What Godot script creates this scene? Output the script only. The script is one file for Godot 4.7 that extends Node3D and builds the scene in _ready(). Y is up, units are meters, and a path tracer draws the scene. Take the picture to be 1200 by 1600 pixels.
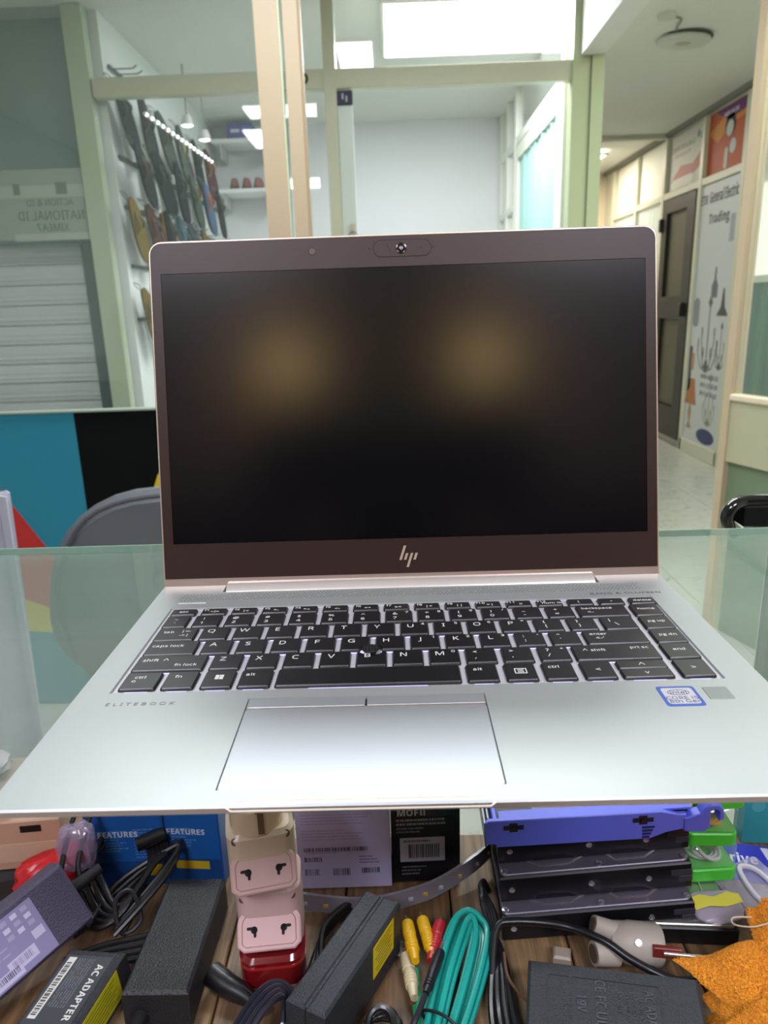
extends Node3D
# A laptop on a glass shop counter, accessories in the case below it, a shop front and a corridor behind. Floor at y = 0, metres.

const GLASS := 0.9465   # top surface of the counter glass
const SHELF := 0.655    # shelf inside the counter
const CEIL := 2.39
const FRONT := -3.0     # plane of the shop front across the aisle

class Geo:
	var p := PackedVector3Array()
	var u := PackedVector2Array()
	func tri(a: Vector3, b: Vector3, c: Vector3) -> void:
		p.append(a); p.append(b); p.append(c)
		u.append(Vector2(a.x, a.z)); u.append(Vector2(b.x, b.z)); u.append(Vector2(c.x, c.z))
	func quad(a: Vector3, b: Vector3, c: Vector3, d: Vector3) -> void:
		tri(a, b, c); tri(a, c, d)
	func quv(a: Vector3, b: Vector3, c: Vector3, d: Vector3) -> void:   # a top left, then anticlockwise: left bottom, right bottom, right top
		p.append_array([a, b, c, a, c, d])
		u.append_array([Vector2(0, 0), Vector2(0, 1), Vector2(1, 1), Vector2(0, 0), Vector2(1, 1), Vector2(1, 0)])
	func add(g: Geo, x := Transform3D()) -> Geo:
		for v in g.p: p.append(x * v)
		u.append_array(g.u)
		return self
	static func area(q: PackedVector2Array) -> float:
		var s := 0.0
		for i in q.size():
			var b := q[(i + 1) % q.size()]
			s += q[i].x * b.y - b.x * q[i].y
		return s
	static func inset(q: PackedVector2Array, d: float) -> PackedVector2Array:   # q runs anticlockwise seen from above (x right, z down): area < 0
		var r := PackedVector2Array()
		var n := q.size()
		for i in n:
			var e0 := (q[i] - q[(i + n - 1) % n]).normalized()
			var e1 := (q[(i + 1) % n] - q[i]).normalized()
			var n0 := Vector2(e0.y, -e0.x)
			var n1 := Vector2(e1.y, -e1.x)
			r.append(q[i] + (n0 + n1) * (d / maxf(1.0 + n0.dot(n1), 0.3)))
		return r
	# a prism over the outline q (points x, z) from y0 to y1, its edges chamfered by ch (and by its foot fl outwards)
	func ext(q0: PackedVector2Array, y0: float, y1: float, ch := 0.0, x := Transform3D(), fl := 0.0, top := true, bottom := true) -> Geo:
		var q := q0.duplicate()
		if area(q) > 0.0: q.reverse()
		var rings := []
		if ch > 0.0:
			rings = [[inset(q, ch - fl), y0], [inset(q, -fl) if fl != 0.0 else q, y0 + ch], [q, y1 - ch], [inset(q, ch), y1]]
		else:
			rings = [[inset(q, -fl) if fl != 0.0 else q, y0], [q, y1]]
		var n := q.size()
		for k in rings.size() - 1:
			var a: PackedVector2Array = rings[k][0]
			var b: PackedVector2Array = rings[k + 1][0]
			for i in n:
				var j := (i + 1) % n
				quad(x * Vector3(a[i].x, rings[k][1], a[i].y), x * Vector3(a[j].x, rings[k][1], a[j].y), x * Vector3(b[j].x, rings[k + 1][1], b[j].y), x * Vector3(b[i].x, rings[k + 1][1], b[i].y))
		var t := Geometry2D.triangulate_polygon(q)
		for side in 2:
			if (side == 0 and not bottom) or (side == 1 and not top): continue
			var c: PackedVector2Array = rings[0 if side == 0 else rings.size() - 1][0]
			var h: float = y0 if side == 0 else y1
			for i in range(0, t.size(), 3):
				var a := c[t[i]]
				var b := c[t[i + 1]]
				var d := c[t[i + 2]]
				var up := (b - a).cross(d - a) < 0.0
				if up != (side == 1):
					var s := b
					b = d
					d = s
				tri(x * Vector3(a.x, h, a.y), x * Vector3(b.x, h, b.y), x * Vector3(d.x, h, d.y))
		return self
	func box(c: Vector3, s: Vector3, ch := 0.0, x := Transform3D()) -> Geo:
		var h := s / 2
		return ext(PackedVector2Array([Vector2(c.x - h.x, c.z - h.z), Vector2(c.x - h.x, c.z + h.z), Vector2(c.x + h.x, c.z + h.z), Vector2(c.x + h.x, c.z - h.z)]), c.y - h.y, c.y + h.y, ch, x)
	func bar(a: Vector3, b: Vector3) -> Geo:   # a box between two corners
		return box((a + b) / 2, (b - a).abs())
	# a flat plate with rectangular holes: [x0, z0, x1, z1] each
	func plate(q0: PackedVector2Array, holes: Array, y0: float, y1: float, ch: float) -> Geo:
		ext(q0, y0, y1, ch, Transform3D(), 0.0, false, false)
		var q := q0.duplicate()
		if area(q) > 0.0: q.reverse()
		if ch > 0.0: q = inset(q, ch)
		var zs := [-9.0, 9.0]
		for h in holes:
			zs.append(h[1]); zs.append(h[3])
			for e in [[h[0], h[1], h[2], h[1]], [h[2], h[1], h[2], h[3]], [h[2], h[3], h[0], h[3]], [h[0], h[3], h[0], h[1]]]:
				quad(Vector3(e[0], y1, e[1]), Vector3(e[0], y0, e[1]), Vector3(e[2], y0, e[3]), Vector3(e[2], y1, e[3]))
		zs.sort()
		for k in zs.size() - 1:
			if zs[k + 1] - zs[k] < 1e-6: continue
			var m: float = (zs[k] + zs[k + 1]) / 2
			var xs := [-9.0, 9.0]
			for h in holes:
				if h[1] < m and h[3] > m:
					xs.append(h[0]); xs.append(h[2])
			xs.sort()
			for i in range(0, xs.size(), 2):
				var r := PackedVector2Array([Vector2(xs[i], zs[k]), Vector2(xs[i], zs[k + 1]), Vector2(xs[i + 1], zs[k + 1]), Vector2(xs[i + 1], zs[k])])
				for piece in Geometry2D.intersect_polygons(q, r):
					var f: PackedVector2Array = piece
					if area(f) > 0.0: f.reverse()
					for j in range(1, f.size() - 1):
						tri(Vector3(f[0].x, y1, f[0].y), Vector3(f[j].x, y1, f[j].y), Vector3(f[j + 1].x, y1, f[j + 1].y))
						tri(Vector3(f[0].x, y0, f[0].y), Vector3(f[j + 1].x, y0, f[j + 1].y), Vector3(f[j].x, y0, f[j].y))
		return self
	func tube(pts: PackedVector3Array, r: Variant, n := 8, closed := false) -> Geo:
		var m := pts.size()
		var rings := []
		var side := Vector3.ZERO
		for i in m:
			var d := (pts[(i + 1) % m] - pts[(i + m - 1) % m]).normalized() if closed else (pts[mini(i + 1, m - 1)] - pts[maxi(i - 1, 0)]).normalized()
			if side == Vector3.ZERO:
				side = d.cross(Vector3.UP if absf(d.y) < 0.9 else Vector3.RIGHT).normalized()
			side = (side - d * side.dot(d)).normalized()
			var w := d.cross(side)
			var ring := PackedVector3Array()
			var rr: float = r[i] if r is Array else r
			for k in n:
				var a := TAU * k / n
				ring.append(pts[i] + (side * cos(a) + w * sin(a)) * rr)
			rings.append(ring)
		for i in (m if closed else m - 1):
			var a: PackedVector3Array = rings[i]
			var b: PackedVector3Array = rings[(i + 1) % m]
			for k in n:
				var l := (k + 1) % n
				quad(a[k], a[l], b[l], b[k])
		if not closed:
			for k in range(1, n - 1):
				tri(rings[0][0], rings[0][k + 1], rings[0][k])
				tri(rings[m - 1][0], rings[m - 1][k], rings[m - 1][k + 1])
		return self
	func lathe(pr: PackedVector2Array, n: int, x := Transform3D()) -> Geo:   # profile (radius, y) from the bottom to the top
		for i in pr.size() - 1:
			for k in n:
				var a := TAU * k / n
				var b := TAU * (k + 1) / n
				var q := [Vector3(pr[i].x * cos(a), pr[i].y, -pr[i].x * sin(a)), Vector3(pr[i].x * cos(b), pr[i].y, -pr[i].x * sin(b)), Vector3(pr[i + 1].x * cos(b), pr[i + 1].y, -pr[i + 1].x * sin(b)), Vector3(pr[i + 1].x * cos(a), pr[i + 1].y, -pr[i + 1].x * sin(a))]
				if pr[i].x > 1e-7: tri(x * q[0], x * q[1], x * q[2])
				if pr[i + 1].x > 1e-7: tri(x * q[0], x * q[2], x * q[3])
		return self
	func mesh(angle := 38.0) -> ArrayMesh:   # normals are shared across edges flatter than the angle
		var nrm := PackedVector3Array()
		nrm.resize(p.size())
		var near := {}
		var faces := PackedVector3Array()
		for i in range(0, p.size(), 3):
			var f := (p[i + 1] - p[i]).cross(p[i + 2] - p[i])
			faces.append(f)
			if angle > 0.0:
				for k in 3:
					var key := Vector3i((p[i + k] * 50000.0).round())
					if near.has(key): near[key].append(f)
					else: near[key] = [f]
		var lim := cos(deg_to_rad(angle))
		for i in range(0, p.size(), 3):
			var f := faces[i / 3]
			var fn := f.normalized()
			for k in 3:
				var s := f
				if angle > 0.0:
					s = Vector3.ZERO
					for g: Vector3 in near[Vector3i((p[i + k] * 50000.0).round())]:
						if g.normalized().dot(fn) >= lim: s += g
				nrm[i + k] = s.normalized() if s.length() > 0.0 else Vector3.UP
		var q := p.duplicate()
		var w := u.duplicate()
		for i in range(0, q.size(), 3):   # Godot's front faces run clockwise
			var a := q[i + 1]; q[i + 1] = q[i + 2]; q[i + 2] = a
			var b := nrm[i + 1]; nrm[i + 1] = nrm[i + 2]; nrm[i + 2] = b
			var c := w[i + 1]; w[i + 1] = w[i + 2]; w[i + 2] = c
		var arr := []
		arr.resize(Mesh.ARRAY_MAX)
		arr[Mesh.ARRAY_VERTEX] = q
		arr[Mesh.ARRAY_NORMAL] = nrm
		arr[Mesh.ARRAY_TEX_UV] = w
		var m := ArrayMesh.new()
		m.add_surface_from_arrays(Mesh.PRIMITIVE_TRIANGLES, arr)
		return m

# ---------------------------------------------------------------- helpers
var rng := RandomNumberGenerator.new()
var mats := {}
var taken := {}
var texts := {}
var grain_tex: NoiseTexture2D
var fuzz_tex: NoiseTexture2D

func C(hex: String) -> Color: return Color.html(hex)

func mat(hex: String, rough := 0.6, metal := 0.0, opt := {}) -> StandardMaterial3D:
	var key := "%s/%s/%s/%s" % [hex, rough, metal, opt]
	if mats.has(key): return mats[key]
	var m := StandardMaterial3D.new()
	m.albedo_color = C(hex)
	m.roughness = rough
	m.metallic = metal
	if opt.has("spec"): m.metallic_specular = opt.spec
	if opt.has("coat"):
		m.clearcoat_enabled = true
		m.clearcoat = opt.coat
		m.clearcoat_roughness = 0.15
	if opt.has("emit"):
		m.emission_enabled = true
		m.emission = C(hex)
		m.emission_energy_multiplier = opt.emit
	if opt.has("alpha"):
		m.transparency = BaseMaterial3D.TRANSPARENCY_ALPHA
		m.albedo_color.a = opt.alpha
	if opt.has("grain"):
		m.normal_enabled = true
		m.normal_texture = grain_tex
		m.normal_scale = opt.grain
		m.uv1_triplanar = true
		m.uv1_scale = Vector3.ONE * 22.0
	if opt.has("sheen"):
		m.rim_enabled = true
		m.rim = opt.sheen
	mats[key] = m
	return m

func img_mat(im: Image, rough := 0.6, nearest := false) -> StandardMaterial3D:
	var m := StandardMaterial3D.new()
	m.albedo_texture = ImageTexture.create_from_image(im)
	m.roughness = rough
	if nearest: m.texture_filter = BaseMaterial3D.TEXTURE_FILTER_NEAREST
	return m

func glass(hex: String, alpha: float, rough := 0.02) -> StandardMaterial3D: return mat(hex, rough, 0.0, {"alpha": alpha})

func numbered(n: String) -> String:
	taken[n] = taken.get(n, 0) + 1
	return n if taken[n] == 1 else "%s_%03d" % [n, taken[n] - 1]

func T(at: Vector3, deg := Vector3.ZERO) -> Transform3D:
	return Transform3D(Basis.from_euler(deg * (PI / 180.0)), at)

func tag(o: Node3D, label: String, category: String, group := "") -> Node3D:
	o.set_meta("label", label)
	o.set_meta("category", category)
	if group: o.set_meta("group", group)
	return o

func thing(called: String, label: String, category: String, x := Transform3D(), group := "") -> Node3D:
	var o := Node3D.new()
	o.name = numbered(called)
	add_child(o, true)
	o.transform = x
	return tag(o, label, category, group)

func part(called: String, m: Variant, material: Material, parent: Node3D, x := Transform3D(), label := "") -> MeshInstance3D:
	var o := MeshInstance3D.new()
	o.name = numbered(called) if parent == self else called
	o.mesh = (m as Geo).mesh() if m is Geo else m
	o.material_override = material
	parent.add_child(o, true)
	if parent != self:   # repeats below one parent take three-digit numbers
		var k := 0
		for c in parent.get_children():
			if c != o and (String(c.name) == called or String(c.name).begins_with(called + "_0")): k += 1
		o.name = called if k == 0 else "%s_%03d" % [called, k]
	o.transform = x
	if label: o.set_meta("label", label)
	return o

func single(called: String, label: String, category: String, m: Variant, material: Material, x := Transform3D(), group := "") -> MeshInstance3D:
	var o := part(called, m, material, self, x)
	tag(o, label, category, group)
	return o

func struct(called: String, m: Variant, material: Material, parent: Node3D = self, x := Transform3D()) -> MeshInstance3D:
	var o := part(called, m, material, parent, x)
	if parent == self: o.set_meta("kind", "structure")
	return o

func copy(o: Node3D, x: Transform3D, label: String) -> Node3D:
	var c: Node3D = o.duplicate()
	c.name = numbered(String(o.name).get_slice("_0", 0))
	add_child(c, true)
	c.transform = x
	c.set_meta("label", label)
	return c

func bx(w: float, h: float, d: float, ch := 0.0) -> Geo: return Geo.new().box(Vector3.ZERO, Vector3(w, h, d), ch)

func rr(w: float, d: float, r: float, n := 4, c := Vector2.ZERO) -> PackedVector2Array:   # rounded rectangle in x, z
	var q := PackedVector2Array()
	for k in 4:
		var m := c + Vector2((w / 2 - r) * [1, -1, -1, 1][k], (d / 2 - r) * [1, 1, -1, -1][k])
		for i in n + 1:
			var a := PI / 2 * (k + float(i) / n)
			q.append(m + Vector2(cos(a), sin(a)) * r)
	return q

func disc(r: float, n := 16, c := Vector2.ZERO) -> PackedVector2Array:
	var q := PackedVector2Array()
	for i in n: q.append(c + Vector2(cos(TAU * i / n), sin(TAU * i / n)) * r)
	return q

func V2(a: Array) -> PackedVector2Array:
	var q := PackedVector2Array()
	for i in range(0, a.size(), 2): q.append(Vector2(a[i], a[i + 1]))
	return q

func V3(a: Array) -> PackedVector3Array:
	var q := PackedVector3Array()
	for v in a: q.append(v if v is Vector3 else Vector3(v[0], v[1], v[2]))
	return q

func curve(a: Array, k := 6, closed := false) -> PackedVector3Array:   # Catmull-Rom through the points
	var q := V3(a)
	var n := q.size()
	var out := PackedVector3Array()
	for i in (n if closed else n - 1):
		var p0 := q[(i + n - 1) % n] if closed else q[maxi(i - 1, 0)]
		var p3 := q[(i + 2) % n] if closed else q[mini(i + 2, n - 1)]
		for j in k:
			out.append(q[i].cubic_interpolate(q[(i + 1) % n], p0, p3, float(j) / k))
	if not closed: out.append(q[n - 1])
	return out

func txt(s: String, cap: float, bold := false, depth := 0.0002) -> TextMesh:   # lettering whose capitals are cap tall, in x, y, facing +z
	var key := "%s|%s|%s|%s" % [s, cap, bold, depth]
	if texts.has(key): return texts[key]
	var f := SystemFont.new()
	f.font_names = PackedStringArray(["Droid Sans"])
	if bold: f.font_weight = 700
	var t := TextMesh.new()
	t.font = f
	t.text = s
	t.font_size = 32
	t.pixel_size = cap / (32 * 0.714)
	t.curve_step = 3.0
	t.depth = depth
	texts[key] = t
	return t

const FLAT := Basis(Vector3.RIGHT, Vector3(0, 0, -1), Vector3(0, 1, 0))   # lays lettering down on a deck

func print_lines(im: Image, r: Rect2i, rows: int, col: Color, fill := 0.62) -> void:   # rows of small print
	var step := float(r.size.y) / rows
	for k in rows:
		var y := r.position.y + int(k * step)
		var x := r.position.x
		var end := r.position.x + int(r.size.x * rng.randf_range(0.6, 1.0))
		while x < end:
			var w := rng.randi_range(2, 7)
			im.fill_rect(Rect2i(x, y, mini(w, end - x), maxi(1, int(step * fill))), col)
			x += w + rng.randi_range(1, 2)

func bars(im: Image, r: Rect2i, col: Color) -> void:
	var x := r.position.x
	while x < r.end.x:
		var w := rng.randi_range(1, 3)
		im.fill_rect(Rect2i(x, r.position.y, mini(w, r.end.x - x), r.size.y), col)
		x += w + rng.randi_range(1, 3)

func sheet(w: float, d: float, t := 0.0003) -> Geo:   # a thin label in x, z whose printed side is up
	var g := Geo.new().ext(rr(w, d, minf(w, d) * 0.06, 2), 0.0, t, 0.0, Transform3D(), 0.0, false)
	var h := Vector2(w, d) / 2
	g.quv(Vector3(-h.x, t, -h.y), Vector3(-h.x, t, h.y), Vector3(h.x, t, h.y), Vector3(h.x, t, -h.y))
	return g

func blob(bones: Array, cell: float, soft := 0.03) -> Geo:   # smooth body round tapered bones [a, ra, b, rb], meshed as surface nets
	var f := {}
	for b in bones:
		var r: float = maxf(b[1], b[3]) + cell * 2.5
		var lo := Vector3i(((b[0] as Vector3).min(b[2]) - Vector3.ONE * r) / cell) - Vector3i.ONE
		var hi := Vector3i(((b[0] as Vector3).max(b[2]) + Vector3.ONE * r) / cell) + Vector3i.ONE
		var ab: Vector3 = b[2] - b[0]
		var ll := maxf(ab.length_squared(), 1e-9)
		for x in range(lo.x, hi.x + 1):
			for y in range(lo.y, hi.y + 1):
				for z in range(lo.z, hi.z + 1):
					var k := Vector3i(x, y, z)
					var q: Vector3 = Vector3(k) * cell - b[0]
					var t := clampf(q.dot(ab) / ll, 0.0, 1.0)
					var d: float = (q - ab * t).length() - lerpf(b[1], b[3], t)
					if f.has(k):
						var o: float = f[k]
						var h := maxf(soft - absf(o - d), 0.0) / soft
						f[k] = minf(o, d) - h * h * soft * 0.25
					else:
						f[k] = d
	var verts := {}
	var corner := []
	for i in 8: corner.append(Vector3i(i & 1, (i >> 1) & 1, i >> 2))
	for k: Vector3i in f:
		var s := Vector3.ZERO
		var n := 0
		var whole := true
		var neg := 0
		for c: Vector3i in corner:
			if not f.has(k + c):
				whole = false
				break
			if f[k + c] < 0.0: neg += 1
		if not whole or neg == 0 or neg == 8: continue
		for i in 8:
			for ax in 3:
				var j := i | (1 << ax)
				if j == i: continue
				var d0: float = f[k + corner[i]]
				var d1: float = f[k + corner[j]]
				if (d0 < 0.0) != (d1 < 0.0):
					s += Vector3(corner[i]).lerp(Vector3(corner[j]), d0 / (d0 - d1))
					n += 1
		verts[k] = (Vector3(k) + s / n) * cell
	var g := Geo.new()
	var ax3 := [Vector3i(1, 0, 0), Vector3i(0, 1, 0), Vector3i(0, 0, 1)]
	for k: Vector3i in verts:
		for a in 3:
			var d0: float = f[k]
			if not f.has(k + ax3[a]): continue
			var d1: float = f[k + ax3[a]]
			if (d0 < 0.0) == (d1 < 0.0): continue
			var e1: Vector3i = ax3[(a + 1) % 3]
			var e2: Vector3i = ax3[(a + 2) % 3]
			if not (verts.has(k - e1) and verts.has(k - e2) and verts.has(k - e1 - e2)): continue
			if d0 < 0.0: g.quad(verts[k - e1 - e2], verts[k - e2], verts[k], verts[k - e1])
			else: g.quad(verts[k - e1 - e2], verts[k - e1], verts[k], verts[k - e2])
	return g

func lamp_panel(label: String, at: Vector3, w: float, d: float, energy: float, col: String, glow: float) -> void:
	var t := thing("ceiling_light", label, "light", T(at))
	part("frame", Geo.new().plate(rr(w + 0.03, d + 0.03, 0.004, 1), [[-w / 2, -d / 2, w / 2, d / 2]], -0.006, 0.010, 0.0), mat("e8e8e4", 0.5), t)
	part("diffuser", bx(w - 0.001, 0.008, d - 0.001), mat(col, 0.5, 0.0, {"emit": glow}), t)
	var l := AreaLight3D.new()
	l.name = "panel_lamp"
	l.area_size = Vector2(w, d)
	l.light_energy = energy
	l.light_color = C(col)
	l.area_range = 14.0
	l.area_attenuation = 2.0
	l.shadow_enabled = true
	t.add_child(l)
	l.transform = T(Vector3(0, -0.012, 0), Vector3(-90, 0, 0))

func _ready() -> void:
	rng.seed = 11
	camera_and_light()
	make_textures()
	room()
	back_side()
	shop_front()
	corridor()
	kiosk()
	counter_across()
	showcase()
	laptop()
	case_boxes()
	adapters()
	drives()
	plugs_and_cables()
	cloth()
	seller()

# ---------------------------------------------------------------- camera, light
func camera_and_light() -> void:
	var cam := Camera3D.new()
	cam.name = "camera"
	cam.near = 0.02
	cam.far = 60.0
	var at := CameraAttributesPhysical.new()
	at.frustum_focal_length = 16.87
	at.frustum_focus_distance = 0.42
	at.exposure_aperture = 10.0
	cam.attributes = at
	cam.position = Vector3(-0.0079, 1.1328, 0.4551)
	cam.rotation = Vector3(-0.2757, 0.0178, -0.0334)
	cam.fov = 70.85
	add_child(cam)
	cam.current = true
	var we := WorldEnvironment.new()
	we.name = "environment"
	var e := Environment.new()
	e.background_mode = Environment.BG_COLOR
	e.background_color = Color(0.75, 0.8, 0.85)
	e.tonemap_mode = Environment.TONE_MAPPER_LINEAR
	e.tonemap_exposure = 1.42
	e.sdfgi_enabled = true
	e.ssao_enabled = true
	e.ssil_enabled = true
	we.environment = e
	add_child(we)
	lamp_panel("bright square ceiling panel just inside the shop front", Vector3(0.42, CEIL - 0.008, -3.42), 0.84, 0.68, 1.6, "fbfdff", 5.0)
	lamp_panel("small rectangular ceiling panel deeper in the shop", Vector3(-0.15, CEIL - 0.008, -3.75), 0.17, 0.46, 0.6, "fbfdff", 4.0)
	lamp_panel("long ceiling panel over the aisle before the counter", Vector3(-0.1, CEIL - 0.008, -1.3), 1.6, 0.3, 2.3, "f4fbff", 4.0)
	lamp_panel("square ceiling panel over the seller's side, the left one", Vector3(-0.72, CEIL - 0.008, 1.45), 0.6, 0.6, 2.0, "f2f0ff", 4.0)
	lamp_panel("square ceiling panel over the seller's side, the right one", Vector3(0.72, CEIL - 0.008, 1.45), 0.6, 0.6, 2.0, "f2f0ff", 4.0)
	lamp_panel("ceiling panel over the far end of the corridor", Vector3(1.6, CEIL - 0.038, -6.7), 0.6, 0.6, 1.5, "fff4e0", 4.0)
	lamp_panel("ceiling panel over the near end of the corridor", Vector3(1.7, CEIL - 0.008, -1.7), 0.6, 0.6, 1.1, "fbfff4", 4.0)

func make_textures() -> void:
	var n := FastNoiseLite.new()
	n.seed = 3
	n.frequency = 0.09
	grain_tex = NoiseTexture2D.new()
	grain_tex.width = 256
	grain_tex.height = 256
	grain_tex.noise = n
	grain_tex.seamless = true
	grain_tex.as_normal_map = true
	grain_tex.bump_strength = 3.0

# ---------------------------------------------------------------- the building
func room() -> void:
	# floor of pale marble tiles: the tiles in view are pieces, the rest of the floor is a slab below their joints
	var fl := struct("floor", Geo.new().bar(Vector3(-2.5, -0.2, -9.7), Vector3(2.45, -0.004, 2.4)), mat("a8aaa0", 0.7))
	var tiles := []
	for k in 3:
		var im := Image.create(96, 96, false, Image.FORMAT_RGB8)
		var n := FastNoiseLite.new()
		n.seed = 40 + k
		n.frequency = 0.02
		n.fractal_octaves = 4
		for y in 96:
			for x in 96:
				var v := 1.0 - absf(n.get_noise_2d(x, y * 1.5)) * 3.2
				var vein := smoothstep(0.86, 1.0, v) * 0.10
				var c := 0.80 - vein + n.get_noise_2d(y * 3.0, x * 3.0) * 0.03
				im.set_pixel(x, y, Color(c * 0.985, c, c * 0.955))
		var m := img_mat(im, 0.22)
		m.uv1_scale = Vector3(1.6, 1.6, 1.6)
		tiles.append(m)
	var tm := Geo.new().ext(rr(0.597, 0.597, 0.002, 1), -0.004, 0.0, 0.001).mesh()
	for i in 5:
		for j in 13:
			var x := -0.35 + i * 0.6
			if x > 2.2 or -0.9 - j * 0.6 < -8.6: continue
			part("tile", tm, tiles[(i * 2 + j * 5 + i * j) % 3], fl, T(Vector3(x, 0, -0.9 - j * 0.6), Vector3(0, 90 * ((i + j) % 4), 0)))
	struct("ceiling", Geo.new().bar(Vector3(-2.5, CEIL, -9.7), Vector3(2.45, CEIL + 0.12, 2.4)), mat("dcded8", 0.9))
	struct("wall_left", Geo.new().bar(Vector3(-2.52, 0, -9.7), Vector3(-2.42, CEIL, 2.4)), mat("b9c4bc", 0.8))
	struct("wall_right", Geo.new().bar(Vector3(2.25, 0, -9.7), Vector3(2.35, CEIL, 2.4)), mat("d9d5c2", 0.7))
	struct("wall_behind", Geo.new().bar(Vector3(-2.5, 0, 2.3), Vector3(2.45, CEIL, 2.4)), mat("6a5850", 0.85))
	struct("wall_far", Geo.new().bar(Vector3(0.9, 0, -7.75), Vector3(2.3, CEIL, -7.62)), mat("f0e2c8", 0.8))
	# rooms of the shop across the aisle
	var white := mat("e4e6ea", 0.8)
	struct("wall_shop_left", Geo.new().bar(Vector3(-1.32, 0, -5.2), Vector3(-1.22, CEIL, FRONT - 0.05)), mat("e2e8e6", 0.8))
	struct("wall_shop_back", Geo.new().bar(Vector3(-1.3, 0, -5.24), Vector3(0.9, CEIL, -5.14)), white)
	struct("trim_1", Geo.new().bar(Vector3(0.815, 2.12, FRONT + 0.045), Vector3(0.915, CEIL, -0.4)), mat("e2e3de", 0.6))   # boxed beam along the corridor
	struct("trim_2", Geo.new().bar(Vector3(0.93, CEIL - 0.035, -5.93), Vector3(2.25, CEIL, -5.86)), mat("c9c8bd", 0.8))
	struct("trim_3", Geo.new().bar(Vector3(2.21, CEIL - 0.03, -7.6), Vector3(2.25, CEIL, -2.6)), mat("8d8f84", 0.8))

func frame_mat() -> StandardMaterial3D: return mat("c6c6ac", 0.42, 0.0, {"coat": 0.3})

func back_side() -> void:
	# the seller's back wall, mirrored in the screen: two warm wall lamps over a dark shelf unit
	for k in 2:
		var t := thing("wall_lamp", ["yellow shaded wall lamp behind the seller, the left one", "yellow shaded wall lamp behind the seller, the right one"][k], "lamp", T(Vector3([-0.40, 0.33][k], 1.90, 2.29)), "wall lamps behind the seller")
		part("back_plate", Geo.new().ext(disc(0.06, 20), 0.0, 0.02, 0.003, T(Vector3.ZERO, Vector3(-90, 0, 0))), mat("6a5a3a", 0.4, 0.6), t)
		part("lamp_shade", Geo.new().lathe(V2([0.13, -0.12, 0.15, -0.10, 0.11, 0.10, 0.08, 0.13]), 24, T(Vector3(0, 0, -0.17))), mat("f4cf78", 0.6, 0.0, {"emit": 0.24}), t)
		part("bulb", Geo.new().lathe(V2([0.0, -0.04, 0.03, -0.02, 0.03, 0.02, 0.0, 0.04]), 12, T(Vector3(0, 0, -0.17))), mat("ffd47a", 0.5, 0.0, {"emit": 1.2}), t)
		var l := OmniLight3D.new()
		l.name = "bulb_light"
		l.light_color = C("ffd890")
		l.light_energy = 0.045
		l.light_size = 0.03
		l.omni_range = 12.0
		l.omni_attenuation = 2.0
		l.shadow_enabled = true
		t.add_child(l)
		l.position = Vector3(0, 0, -0.17)
	var u := thing("shelf_unit", "dark brown shelf unit along the wall behind the seller", "shelf unit", T(Vector3(0, 0, 2.08)))
	part("frame", Geo.new().bar(Vector3(-2.2, 0, -0.2), Vector3(-2.16, 1.3, 0.2)).bar(Vector3(2.1, 0, -0.2), Vector3(2.14, 1.3, 0.2)).bar(Vector3(-2.2, 0, 0.18), Vector3(2.14, 1.3, 0.2)), mat("2c211c", 0.7), u)
	for k in 4: part("shelf_board", Geo.new().bar(Vector3(-2.16, 0.1 + k * 0.4, -0.2), Vector3(2.1, 0.13 + k * 0.4, 0.18)), mat("3a2b23", 0.6), u)

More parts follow.
